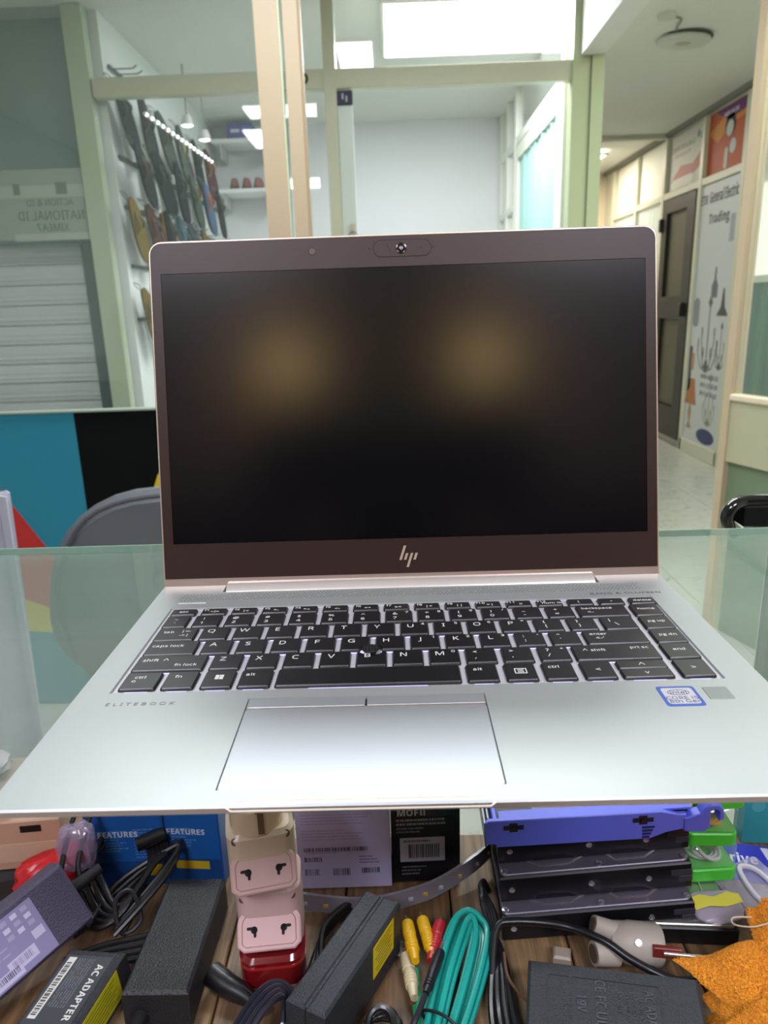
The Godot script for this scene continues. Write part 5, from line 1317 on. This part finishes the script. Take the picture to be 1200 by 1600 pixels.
func plugs_and_cables() -> void:
	var S := SHELF
	# the tower of three plug adaptors
	var pink := mat("d6b4b0", 0.32)
	var cream := mat("d2bda4", 0.32)
	var tower := T(Vector3(-0.1085, S, 0.030), Vector3(0, 6, 0))
	for k in 2:
		var t := thing("socket_adaptor", ["pink two-hole socket adaptor plugged onto the red base", "cream socket adaptor with a round plug drum, topmost of the tower"][k], "socket adaptor", tower * T(Vector3([0.0, -0.001][k], [0.030, 0.084][k], [0.0, 0.004][k]), Vector3(0, [0, 7][k], 0)), "socket adaptors stacked in a tower")
		var m: Material = [pink, cream][k]
		part("body", Geo.new().ext(rr(0.047, 0.040, 0.010, 5, Vector2(0, -0.012)), 0.0, 0.053 if k == 0 else 0.050, 0.003), m, t)
		# the sloping outlet: a D-shaped slab whose face leans back
		var dsh := PackedVector2Array()
		for i in 13:
			var an := PI * i / 12.0
			dsh.append(Vector2(cos(an) * 0.0225, -sin(an) * 0.013 - 0.002))
		dsh.append_array(V2([-0.0225, 0.012, -0.018, 0.016, 0.018, 0.016, 0.0225, 0.012]))
		var lean := T(Vector3(0, 0.020, 0.0035), Vector3(52, 0, 0))
		part("outlet", Geo.new().ext(dsh, -0.016, 0.010, 0.0012, lean), mat(["dcb6b4", "c8a29a"][k], 0.35), t)
		var rim := PackedVector3Array()
		for v in Geo.inset(dsh if Geo.area(dsh) < 0 else rev(dsh), 0.0035): rim.append(lean * Vector3(v.x, 0.0101, v.y))
		part("rim_line", Geo.new().tube(rim, 0.0004, 4, true), mat("b08c84", 0.4), t)
		for sx in [-1, 1]:
			part("socket_hole", Geo.new().ext(disc(0.0024, 12, Vector2(sx * 0.0105, 0.002)), 0.0099, 0.0104, 0, lean).ext(rr(0.0065, 0.002, 0.0009, 2, Vector2(sx * 0.0125, 0.001)), 0.0099, 0.0104, 0, lean).ext(rr(0.002, 0.0055, 0.0009, 2, Vector2(sx * 0.0100, 0.004)), 0.0099, 0.0104, 0, lean), mat("0d0a0a", 0.7), t)
			part("screw_well", Geo.new().ext(disc(0.0026, 12), 0.0, 0.0006, 0, T(Vector3(sx * 0.0175, 0.046, 0.0060), Vector3(70, 0, 0))), mat("5d4630", 0.6), t)
		if k == 1:
			part("plug_drum", Geo.new().lathe(V2([0.0, 0.049, 0.0185, 0.049, 0.0185, 0.066, 0.0175, 0.0675, 0.0, 0.0675]), 32, T(Vector3(-0.002, 0, -0.010))), mat("d6bd9c", 0.32), t)
			part("earth_slot", Geo.new().box(Vector3(0.001, 0.0595, 0.0078), Vector3(0.0042, 0.0185, 0.0022), 0.0004).box(Vector3(0.0, 0.0677, 0.0052), Vector3(0.005, 0.0006, 0.007)), mat("6b5038", 0.6), t)
			for sx in [-1, 1]:
				part("pin", Geo.new().lathe(V2([0.0024, 0.067, 0.0024, 0.082, 0.0014, 0.085, 0.0, 0.085]), 12, T(Vector3(-0.002 + sx * 0.0095, 0, -0.012))), mat("c8b89a", 0.3, 0.8), t)
	var rd := thing("red_adaptor_base", "red translucent base of the socket tower standing on the shelf", "socket adaptor", tower)
	part("body", Geo.new().ext(rr(0.048, 0.044, 0.012, 6, Vector2(0, -0.006)), 0.003, 0.0298, 0.003), mat("741014", 0.12, 0.0, {"coat": 1.0}), rd)
	part("foot", Geo.new().ext(rr(0.044, 0.040, 0.010, 5, Vector2(0, -0.005)), 0.0, 0.003), mat("b9907c", 0.4), rd)
	part("band", Geo.new().plate(rr(0.0486, 0.0446, 0.012, 6, Vector2(0, -0.006)), [[-0.012, -0.014, 0.012, 0.004]], 0.0215, 0.0235, 0.0), mat("a8262a", 0.15), rd)
	# cable coils
	var cb := mat("17161a", 0.38, 0.0, {"coat": 0.25})
	var coil := Geo.new()
	for k in 5:
		var o := Vector3(0.003 * k, 0.004 * k, -0.004 * k)
		coil.tube(curve([Vector3(-0.262, 0.672, -0.002) + o, Vector3(-0.280, 0.686, -0.03) + o, Vector3(-0.262, 0.700, -0.062) + o * 0.6, Vector3(-0.228 + 0.004 * k, 0.700, -0.055), Vector3(-0.222, 0.690, -0.028) + o * 0.4, Vector3(-0.240, 0.676, 0.000) + o * 0.5], 6, true), 0.0024, 8, true)
	for k in 3:
		coil.tube(curve([[-0.270 + k * 0.006, 0.668 + k * 0.004, 0.006], [-0.245, 0.676 + k * 0.005, -0.020 - k * 0.004], [-0.215 + k * 0.004, 0.694 + k * 0.003, -0.050], [-0.200, 0.700, -0.062 + k * 0.006], [-0.206 - k * 0.003, 0.690, -0.030], [-0.236, 0.672, 0.010 - k * 0.006]], 6), 0.0024, 8)
	var cc := thing("cable_coil", "coiled black adapter cable before the left blue box", "cable")
	part("cable", coil, cb, cc)
	part("plug", Geo.new().tube(V3([[-0.234, 0.706, -0.048], [-0.214, 0.708, -0.060]]), [0.0058, 0.0066], 12), cb, cc)
	part("cable_tie", Geo.new().tube(curve([[-0.232, 0.668, 0.004], [-0.238, 0.690, -0.004], [-0.228, 0.694, -0.012], [-0.220, 0.672, -0.006]], 4, true), 0.0018, 6, true), mat("2c2a2e", 0.5), cc)
	single("cable_loop", "thin black cable loop rising from the large adapter past the red packet", "cable", Geo.new().tube(curve([[-0.279, 0.707, 0.000], [-0.283, 0.722, -0.028], [-0.2815, 0.738, -0.050], [-0.276, 0.744, -0.056], [-0.269, 0.738, -0.050], [-0.270, 0.715, -0.020], [-0.262, 0.700, -0.006]], 8), 0.0022, 8), cb)
	for k in 4:
		single("flat_cable", ["topmost black cable of the bundle running behind the lettered adapter", "second black cable of the bundle running behind the lettered adapter", "third black cable of the bundle running behind the lettered adapter", "lowest black cable of the bundle running behind the lettered adapter"][k], "cable", Geo.new().tube(curve([[-0.272, 0.660 + k * 0.0005, 0.020 + k * 0.006], [-0.245, 0.665, 0.012 + k * 0.006], [-0.215, 0.667 - k * 0.001, 0.006 + k * 0.006], [-0.207, 0.667, 0.003 + k * 0.006]], 6), 0.0022, 8), cb, Transform3D(), "bundle behind the lettered adapter")
	single("black_plug", "black angled barrel plug beside the plain black adapter", "plug", Geo.new().tube(curve([[-0.153, S + 0.012, 0.040], [-0.140, S + 0.010, 0.048], [-0.125, S + 0.009, 0.056], [-0.110, S + 0.008, 0.068]], 5), [0.0085, 0.0085, 0.0085, 0.0085, 0.0085, 0.0082, 0.0080, 0.0078, 0.0074, 0.007, 0.0064, 0.0058, 0.005, 0.0042, 0.0034, 0.0028], 12), cb)
	var fl := Geo.new()
	for k in 4:
		fl.tube(curve([[-0.130 + k * 0.004, 0.688, 0.120], [-0.112 + k * 0.003, 0.693 + k * 0.002, 0.082 + k * 0.005], [-0.098 + k * 0.002, 0.694 + k * 0.002, 0.072 + k * 0.005], [-0.085 - k * 0.002, 0.690, 0.080 + k * 0.004], [-0.083 - k * 0.003, 0.684, 0.100], [-0.092, 0.680, 0.126]], 7), 0.0024, 8)
	single("cable_loop", "loops of black cable standing up in front of the red base", "cable", fl, mat("1f1e2c", 0.32, 0.0, {"coat": 0.4}))
	var f2 := Geo.new()
	for k in 4:
		var w := 0.015 - k * 0.0022
		var ring := []
		for i in 12: ring.append(Vector3(-0.0275 + cos(TAU * i / 12) * w, 0.676 + 0.0035 * k + 0.004 * sin(TAU * i / 12 + k), 0.097 + sin(TAU * i / 12) * w * 1.1))
		f2.tube(curve(ring, 4, true), 0.0023, 8, true)
	single("cable_coil", "small coil of black cable right of the yellow-stickered adapter at the bottom edge", "cable", f2, cb)
	var f3 := Geo.new()
	for k in 3:
		f3.tube(curve([[-0.040, S + 0.004 + k * 0.004, -0.022 - k * 0.003], [-0.058, S + 0.006 + k * 0.004, -0.018], [-0.074, S + 0.006 + k * 0.003, 0.002], [-0.081 + k * 0.003, S + 0.005, 0.028], [-0.084 + k * 0.003, S + 0.004, 0.050], [-0.09, S + 0.003, 0.075]], 6), 0.0026, 8)
	single("cable_coil", "black cables curving from behind the middle adapter towards the red base", "cable", f3, cb)
	# RCA leads and the teal cable
	for k in 4:
		var spec: Array = [["d9a80c", Vector3(-0.0085, S + 0.012, -0.001), 8.0, "left yellow plug of the audio leads"], ["d9a80c", Vector3(0.0035, S + 0.012, -0.004), 10.0, "right yellow plug of the audio leads"], ["b0202c", Vector3(0.0170, S + 0.012, 0.000), -14.0, "red plug of the audio leads"], ["c9bd98", Vector3(-0.0100, S + 0.007, 0.024), 8.0, "cream plug below the left yellow one"]][k]
		var t := thing("audio_plug", "%s beside the teal cable" % spec[3], "plug", T(spec[1], Vector3(-6, spec[2], 0)), "audio plugs beside the teal cable")
		var along := T(Vector3.ZERO, Vector3(90, 0, 0))
		part("shell", Geo.new().lathe(V2([0.0, 0.0, 0.0048, 0.0, 0.0050, 0.004, 0.0050, 0.013, 0.0044, 0.0135, 0.0044, 0.016, 0.0048, 0.0165, 0.0046, 0.024, 0.0036, 0.034, 0.0030, 0.038, 0.0, 0.038]), 16, along), mat(spec[0], 0.35), t)
		for j in 4: part("grip_ring", Geo.new().lathe(V2([0.0040, 0.0, 0.0050, 0.0006, 0.0050, 0.0012, 0.0040, 0.0018]), 16, along * T(Vector3(0, 0.019 + j * 0.0026, 0))), mat(spec[0], 0.35), t)
		part("pin", Geo.new().lathe(V2([0.0, -0.010, 0.0008, -0.009, 0.0012, -0.007, 0.0012, 0.0]), 10, along), mat("c8bc98", 0.25, 0.9), t)
	var gm := mat("1fa06a", 0.3, 0.0, {"coat": 0.3})
	for k in 4:
		single("audio_lead", ["green lead running down from the left yellow plug", "green lead running down from the right yellow plug", "green lead running down from the red plug", "green lead running down from the cream plug"][k], "cable", Geo.new().tube(curve([[[-0.0032, S + 0.008, 0.036], [0.0103, S + 0.008, 0.033], [0.0078, S + 0.008, 0.037], [-0.0047, S + 0.004, 0.062]][k], [[-0.002, S + 0.006, 0.058], [0.008, S + 0.006, 0.056], [0.005, S + 0.009, 0.060], [-0.004, S + 0.004, 0.080]][k], [[-0.004, S + 0.004, 0.090], [0.002, S + 0.004, 0.088], [-0.002, S + 0.009, 0.09], [-0.010, S + 0.004, 0.10]][k], [[-0.006, S + 0.004, 0.13], [-0.001, S + 0.004, 0.13], [-0.010, S + 0.009, 0.13], [-0.014, S + 0.004, 0.13]][k]], 6), 0.0022, 8), gm, Transform3D(), "green audio leads")
	var jk := thing("jack_plug", "black jack plug with a bare metal tip lying across the green leads", "plug", T(Vector3(0.0150, S + 0.020, 0.033), Vector3(-8, -18, 0)))
	var ax := T(Vector3.ZERO, Vector3(90, 0, 0))
	part("tip", Geo.new().lathe(V2([0.0, -0.014, 0.0014, -0.012, 0.0018, -0.009, 0.0018, 0.0]), 12, ax), mat("c9c6cc", 0.2, 0.9), jk)
	part("sleeve", Geo.new().lathe(V2([0.0, 0.0, 0.0038, 0.0, 0.0042, 0.003, 0.0042, 0.018, 0.0030, 0.034, 0.0024, 0.040, 0.0, 0.040]), 14, ax), mat("1d1c26", 0.35), jk)
	for j in 6: part("grip_ring", Geo.new().lathe(V2([0.0026, 0.0, 0.0037, 0.0005, 0.0037, 0.0012, 0.0026, 0.0016]), 12, ax * T(Vector3(0, 0.020 + j * 0.0026, 0))), mat("1d1c26", 0.35), jk)
	single("jack_cable", "thin black cable trailing from the jack plug to the bottom edge", "cable", Geo.new().tube(curve([[0.0022, S + 0.025, 0.071], [-0.004, S + 0.024, 0.086], [-0.016, S + 0.016, 0.104], [-0.034, S + 0.010, 0.13]], 6), 0.0022, 8), mat("24232e", 0.35))
	var te := thing("teal_cable", "long teal cable folded into a flat bundle in the middle of the case", "cable")
	var tc := Geo.new()
	var up := Vector3(0.044, S + 0.014, 0.000)
	var dir := Vector3(-0.0325, 0.0, 0.0945).normalized()
	var side := Vector3(dir.z, 0, -dir.x)
	for k in 6:
		var w := 0.0155 - k * 0.0026
		var y := 0.004 * sin(k * 1.9)
		var l := 0.125 - k * 0.004
		var sp := 0.0018 * k
		tc.tube(curve([up + dir * l - side * w * 0.75 + Vector3(0, y - 0.004, 0), up + dir * 0.055 - side * (w + 0.001) + Vector3(0, y, 0), up + dir * (0.008 + sp) - side * w + Vector3(0, y + 0.002, 0), up + dir * (-0.003 + sp) - side * w * 0.45 + Vector3(0, y + 0.004, 0), up + dir * (-0.001 + sp) + side * w * 0.35 + Vector3(0, y + 0.002, 0), up + dir * (0.012 + sp) + side * w + Vector3(0, y, 0), up + dir * 0.06 + side * (w + 0.0005) + Vector3(0, y - 0.003, 0), up + dir * l + side * w * 0.7 + Vector3(0, y - 0.004, 0)], 7), 0.00235, 8)
	part("strands", tc, mat("1fa79a", 0.3, 0.0, {"coat": 0.35}), te)
	part("cable_tie", Geo.new().tube(curve([up + dir * 0.088 - side * 0.0165 + Vector3(0, 0.004, 0), up + dir * 0.092 + Vector3(0, 0.012, 0), up + dir * 0.096 + side * 0.0165 + Vector3(0, 0.002, 0), up + dir * 0.092 + Vector3(0, -0.012, 0)], 5, true), 0.0011, 6, true), mat("15161a", 0.5), te)
	# black cables at the foot of the drive stack
	var bc := Geo.new()
	for k in 4:
		bc.tube(curve([[0.0555 + k * 0.0012, S + 0.020 - k * 0.003, -0.034], [0.0520, S + 0.026, -0.020 + k * 0.002], [0.0600 - k * 0.002, S + 0.018, 0.002], [0.0540 + k * 0.003, S + 0.010, 0.034], [0.0480 + k * 0.005, S + 0.008 + 0.003 * (k % 2), 0.075], [0.0500 + k * 0.006, S + 0.006, 0.13]], 6), 0.0028, 8)
	single("cable_bundle", "bundle of black cables between the teal cable and the wide adapter", "cable", bc, cb)
	single("arched_cable", "thick black cable arching across the foot of the drive stack to the cloth", "cable", Geo.new().tube(curve([[0.052, S + 0.008, 0.045], [0.058, S + 0.024, 0.018], [0.072, S + 0.026, 0.0125], [0.109, S + 0.024, 0.0150], [0.134, S + 0.026, 0.0300], [0.150, S + 0.022, 0.0420], [0.164, S + 0.019, 0.0500], [0.180, S + 0.019, 0.0590], [0.194, S + 0.020, 0.058]], 7), 0.0030, 10), cb)
	single("thin_lead", "thin brown lead bending through the black cable bundle", "cable", Geo.new().tube(curve([[0.062, S + 0.020, 0.034], [0.062, S + 0.018, 0.052], [0.070, S + 0.014, 0.064], [0.080, S + 0.008, 0.070]], 6), 0.0011, 6), mat("6b4a34", 0.4))
	single("audio_plug", "yellow plug end at the bottom edge beneath the teal cable", "plug", Geo.new().lathe(V2([0.0, -0.02, 0.004, -0.018, 0.0052, -0.01, 0.0052, 0.012, 0.0, 0.012]), 14, T(Vector3(0.0375, S + 0.006, 0.094), Vector3(80, -40, 0))), mat("dcae10", 0.35))
	# worn white two-pin plug before the drives
	var w := thing("white_plug", "grimy white two-pin plug with a red-sleeved pin before the drive stack", "plug", T(Vector3(0.160, S + 0.017, 0.0250), Vector3(0, -4, -4)))
	var wm := mat("b3a99c", 0.5)
	part("body", Geo.new().lathe(V2([0.0, 0.0, 0.0135, 0.001, 0.0150, 0.004, 0.0150, 0.024, 0.0130, 0.032, 0.0085, 0.038, 0.0, 0.038]), 24, T(Vector3(0.020, 0, 0), Vector3(0, 0, 90))), wm, w)
	part("cable_sleeve", Geo.new().lathe(V2([0.0046, 0.0, 0.0064, 0.0, 0.0066, 0.004, 0.0072, 0.014, 0.0095, 0.022]), 20, T(Vector3(-0.0305, 0.010, -0.004), Vector3(0, 0, -108))), wm, w)
	part("cable_sleeve", Geo.new().lathe(V2([0.0062, 0.0, 0.0085, 0.0, 0.009, 0.006, 0.0095, 0.018]), 20, T(Vector3(-0.031, -0.004, 0.009), Vector3(0, 14, -94))), wm, w)
	part("sleeve_hole", Geo.new().ext(disc(0.0047, 16), 0.0004, 0.0008, 0, T(Vector3(-0.0305, 0.010, -0.004), Vector3(0, 0, 72))).ext(disc(0.0063, 16), 0.0004, 0.0008, 0, T(Vector3(-0.031, -0.004, 0.009), Vector3(0, 14, 86))), mat("5a4a42", 0.7), w)
	part("screw", Geo.new().lathe(V2([0.0, 0.0, 0.0028, 0.0, 0.0026, 0.0012, 0.0, 0.0014]), 14, T(Vector3(-0.001, 0.0108, 0.0104), Vector3(44, 0, 0))), mat("9d9a94", 0.3, 0.8), w)
	part("pin_sleeve", Geo.new().box(Vector3(0.019, 0.008, 0.013), Vector3(0.020, 0.009, 0.004), 0.0006), mat("7d2a22", 0.4), w)
	part("pin", Geo.new().lathe(V2([0.0016, -0.012, 0.0016, 0.018, 0.0010, 0.020, 0.0, 0.020]), 12, T(Vector3(0.028, 0.0085, 0.0152), Vector3(0, 0, -90))), mat("d8d0c4", 0.25, 0.8), w)
	single("plastic_cube", "small translucent beige plastic block left of the white plug", "block", Geo.new().box(Vector3.ZERO, Vector3(0.013, 0.011, 0.011), 0.0015), mat("a39686", 0.3), T(Vector3(0.1065, S + 0.0055, 0.026), Vector3(0, -12, 0)))

func rev(q: PackedVector2Array) -> PackedVector2Array:
	var r := q.duplicate()
	r.reverse()
	return r

func cloth() -> void:
	var S := SHELF
	var n := FastNoiseLite.new()
	n.seed = 21
	n.frequency = 30.0
	var g := Geo.new()
	# folded flaps: corners a, b, c, d round the flap, its bulge, its thickness
	for f in [[[0.174, 0.036, 0.060], [0.238, 0.043, 0.050], [0.242, 0.047, 0.080], [0.206, 0.036, 0.098], 0.008],
			[[0.236, 0.046, 0.030], [0.256, 0.049, 0.022], [0.272, 0.049, 0.050], [0.232, 0.044, 0.060], 0.008],
			[[0.252, 0.054, 0.022], [0.298, 0.051, 0.026], [0.300, 0.048, 0.070], [0.250, 0.051, 0.046], 0.005],
			[[0.232, 0.044, 0.054], [0.300, 0.050, 0.052], [0.300, 0.046, 0.130], [0.216, 0.042, 0.100], 0.012],
			[[0.190, 0.038, 0.106], [0.222, 0.046, 0.092], [0.290, 0.046, 0.112], [0.200, 0.036, 0.150], 0.010],
			[[0.190, 0.024, 0.074], [0.226, 0.030, 0.064], [0.226, 0.034, 0.108], [0.196, 0.028, 0.104], 0.004],
			[[0.192, 0.0, 0.072], [0.294, 0.0, 0.046], [0.300, 0.0, 0.140], [0.206, 0.0, 0.150], 0.034]]:
		var cs := []
		for i in 4: cs.append(Vector3(f[i][0], S + f[i][1], f[i][2]))
		var N := 22
		var grid := []
		for side in 2:
			for i in N + 1:
				for j in N + 1:
					var u := float(i) / N
					var w := float(j) / N
					var v: Vector3 = cs[0].lerp(cs[1], u).lerp(cs[3].lerp(cs[2], u), w)
					var edge := 1.0 - pow(maxf(absf(u - 0.5), absf(w - 0.5)) * 2.0, 6.0)
					v.y += f[4] * sin(PI * u) * sin(PI * w) + 0.0016 * sin(u * 9.0 + w * 5.0 + f[4] * 900.0)
					v += Vector3(n.get_noise_3dv(v), n.get_noise_3dv(v + Vector3.ONE), n.get_noise_3dv(v - Vector3.ONE)) * 0.003
					v.y += (0.0026 if side == 0 else -0.0026) * sqrt(maxf(edge, 0.0))
					grid.append(Vector3(v.x, maxf(v.y, S + 0.0006 + 0.0004 * (1 - side)), v.z))
		var M := (N + 1) * (N + 1)
		for i in N:
			for j in N:
				var k := i * (N + 1) + j
				g.quad(grid[k], grid[k + 1], grid[k + N + 2], grid[k + N + 1])
				g.quad(grid[M + k], grid[M + k + N + 1], grid[M + k + N + 2], grid[M + k + 1])
	var m := g.mesh(60)
	var t := thing("cleaning_cloth", "orange fluffy microfibre cloth crumpled in the bottom right corner", "cloth")
	var om := mat("eda530", 0.95, 0.0, {"sheen": 0.5})
	part("cloth", m, om, t)
	# the pile: small tufts over the cloth
	var tuft := Geo.new()
	tuft.tri(Vector3(-0.00045, 0, 0), Vector3(0.00045, 0, 0), Vector3(0.0005, 0.0013, 0.0007))
	tuft.tri(Vector3(0, 0, -0.00045), Vector3(0, 0, 0.00045), Vector3(-0.0004, 0.0012, 0.0006))
	var mm := MultiMesh.new()
	mm.transform_format = MultiMesh.TRANSFORM_3D
	mm.use_colors = true
	mm.mesh = tuft.mesh(0)
	var xs := []
	for i in range(0, g.p.size(), 3):
		var a := g.p[i]
		var b := g.p[i + 1]
		var c := g.p[i + 2]
		var cr := (b - a).cross(c - a)
		if cr.length() < 1e-9: continue
		var nn := cr.normalized()
		if nn.y < 0.05: continue
		var cnt := int(cr.length() * 0.5 / 6.5e-7 + rng.randf())
		for k in cnt:
			var s := rng.randf()
			var w := rng.randf()
			if s + w > 1.0:
				s = 1.0 - s
				w = 1.0 - w
			var up := (nn + Vector3(rng.randf_range(-0.5, 0.5), rng.randf_range(-0.5, 0.3), rng.randf_range(-0.3, 0.6))).normalized()
			var sd := up.cross(Vector3(rng.randf() - 0.5, 0.1, rng.randf() - 0.5)).normalized()
			xs.append(Transform3D(Basis(sd, up, sd.cross(up)), a + (b - a) * s + (c - a) * w))
	mm.instance_count = xs.size()
	for i in xs.size():
		mm.set_instance_transform(i, xs[i])
		var f := rng.randf_range(0.75, 1.15)
		mm.set_instance_color(i, Color(0.88 * f, 0.40 * f, 0.04 * f))
	var fm := StandardMaterial3D.new()
	fm.vertex_color_use_as_albedo = true
	fm.roughness = 0.95
	var mi := MultiMeshInstance3D.new()
	mi.name = "pile"
	mi.multimesh = mm
	mi.material_override = fm
	t.add_child(mi)
	mi.set_meta("kind", "stuff")
	part("loose_thread", Geo.new().tube(curve([[0.236, S + 0.054, 0.040], [0.224, S + 0.052, 0.038], [0.222, S + 0.052, 0.044], [0.232, S + 0.056, 0.050], [0.248, S + 0.060, 0.050], [0.268, S + 0.062, 0.052]], 6), 0.0006, 5), mat("d8c4a8", 0.7), t)

# ---------------------------------------------------------------- the seller, behind the camera: only the screen reflects this side
func seller() -> void:
	var p := thing("person", "person in dark clothes standing behind the counter, mirrored dimly in the screen", "person", T(Vector3(-0.01, 0.0, 0.80)).scaled_local(Vector3.ONE * 0.93))
	var bones := []
	var bn := func(a: Array, ra: float, b: Array, rb: float) -> void: bones.append([Vector3(a[0], a[1], a[2]), ra, Vector3(b[0], b[1], b[2]), rb])
	for s in [-1, 1]:
		bn.call([s * 0.10, 0.08, 0.0], 0.045, [s * 0.10, 0.48, -0.01], 0.058)
		bn.call([s * 0.10, 0.48, -0.01], 0.060, [s * 0.09, 0.90, 0.0], 0.085)
		bn.call([s * 0.10, 0.045, 0.02], 0.040, [s * 0.115, 0.035, -0.15], 0.032)
		bn.call([s * 0.19, 1.40, 0.0], 0.055, [s * 0.25, 1.14, -0.02], 0.046)
		bn.call([s * 0.25, 1.14, -0.02], 0.044, [s * 0.15, 1.10, -0.27], 0.030)
		bn.call([s * 0.15, 1.10, -0.27], 0.030, [s * 0.125, 1.11, -0.34], 0.028)
		for f in 4: bn.call([s * 0.125, 1.085 + f * 0.018, -0.35], 0.0100, [s * 0.085, 1.085 + f * 0.018, -0.385 + absf(f - 1.5) * 0.006], 0.0090)
		bn.call([s * 0.12, 1.135, -0.335], 0.012, [s * 0.085, 1.165, -0.355], 0.010)
		bn.call([s * 0.05, 1.36, 0.0], 0.085, [s * 0.15, 1.39, 0.0], 0.065)
	bn.call([0, 0.92, 0.0], 0.125, [0, 1.15, 0.0], 0.125)
	bn.call([0, 1.15, 0.0], 0.125, [0, 1.34, 0.0], 0.130)
	var worn := []
	for k in bones.size():
		var q: Array = bones[k]
		if q[1] < 0.0285 or (q[0].z < -0.2 and q[2].z < -0.3) or q[1] == 0.040: continue
		worn.append([q[0], q[1] + 0.014, q[2], q[3] + 0.014])
	part("clothes", blob(worn, 0.016, 0.035), mat("141317", 0.9), p)
	bn.call([0, 1.40, 0.01], 0.062, [0, 1.52, 0.0], 0.055)
	bn.call([0, 1.61, -0.01], 0.092, [0, 1.66, 0.0], 0.095)
	bn.call([0, 1.55, -0.045], 0.048, [0, 1.60, -0.05], 0.060)
	bn.call([0, 1.60, -0.095], 0.012, [0, 1.575, -0.112], 0.014)
	for s in [-1, 1]: bn.call([s * 0.094, 1.60, 0.005], 0.014, [s * 0.096, 1.57, 0.005], 0.010)
	part("body", blob(bones, 0.016, 0.035), mat("6d4a3a", 0.7), p)
	part("hair", Geo.new().lathe(V2([0.108, 1.63, 0.114, 1.67, 0.100, 1.73, 0.06, 1.765, 0.0, 1.775]), 20), mat("0c0a09", 0.9), p)
	for s in [-1, 1]:
		part("eye", Geo.new().lathe(V2([0.0, -0.011, 0.008, -0.007, 0.011, 0.0, 0.008, 0.007, 0.0, 0.011]), 10, T(Vector3(s * 0.034, 1.625, -0.089))), mat("e4e0d8", 0.3), p)
	part("mouth", Geo.new().tube(V3([[-0.022, 1.54, -0.086], [0, 1.537, -0.094], [0.022, 1.54, -0.086]]), 0.004, 6), mat("5a2f2a", 0.6), p)
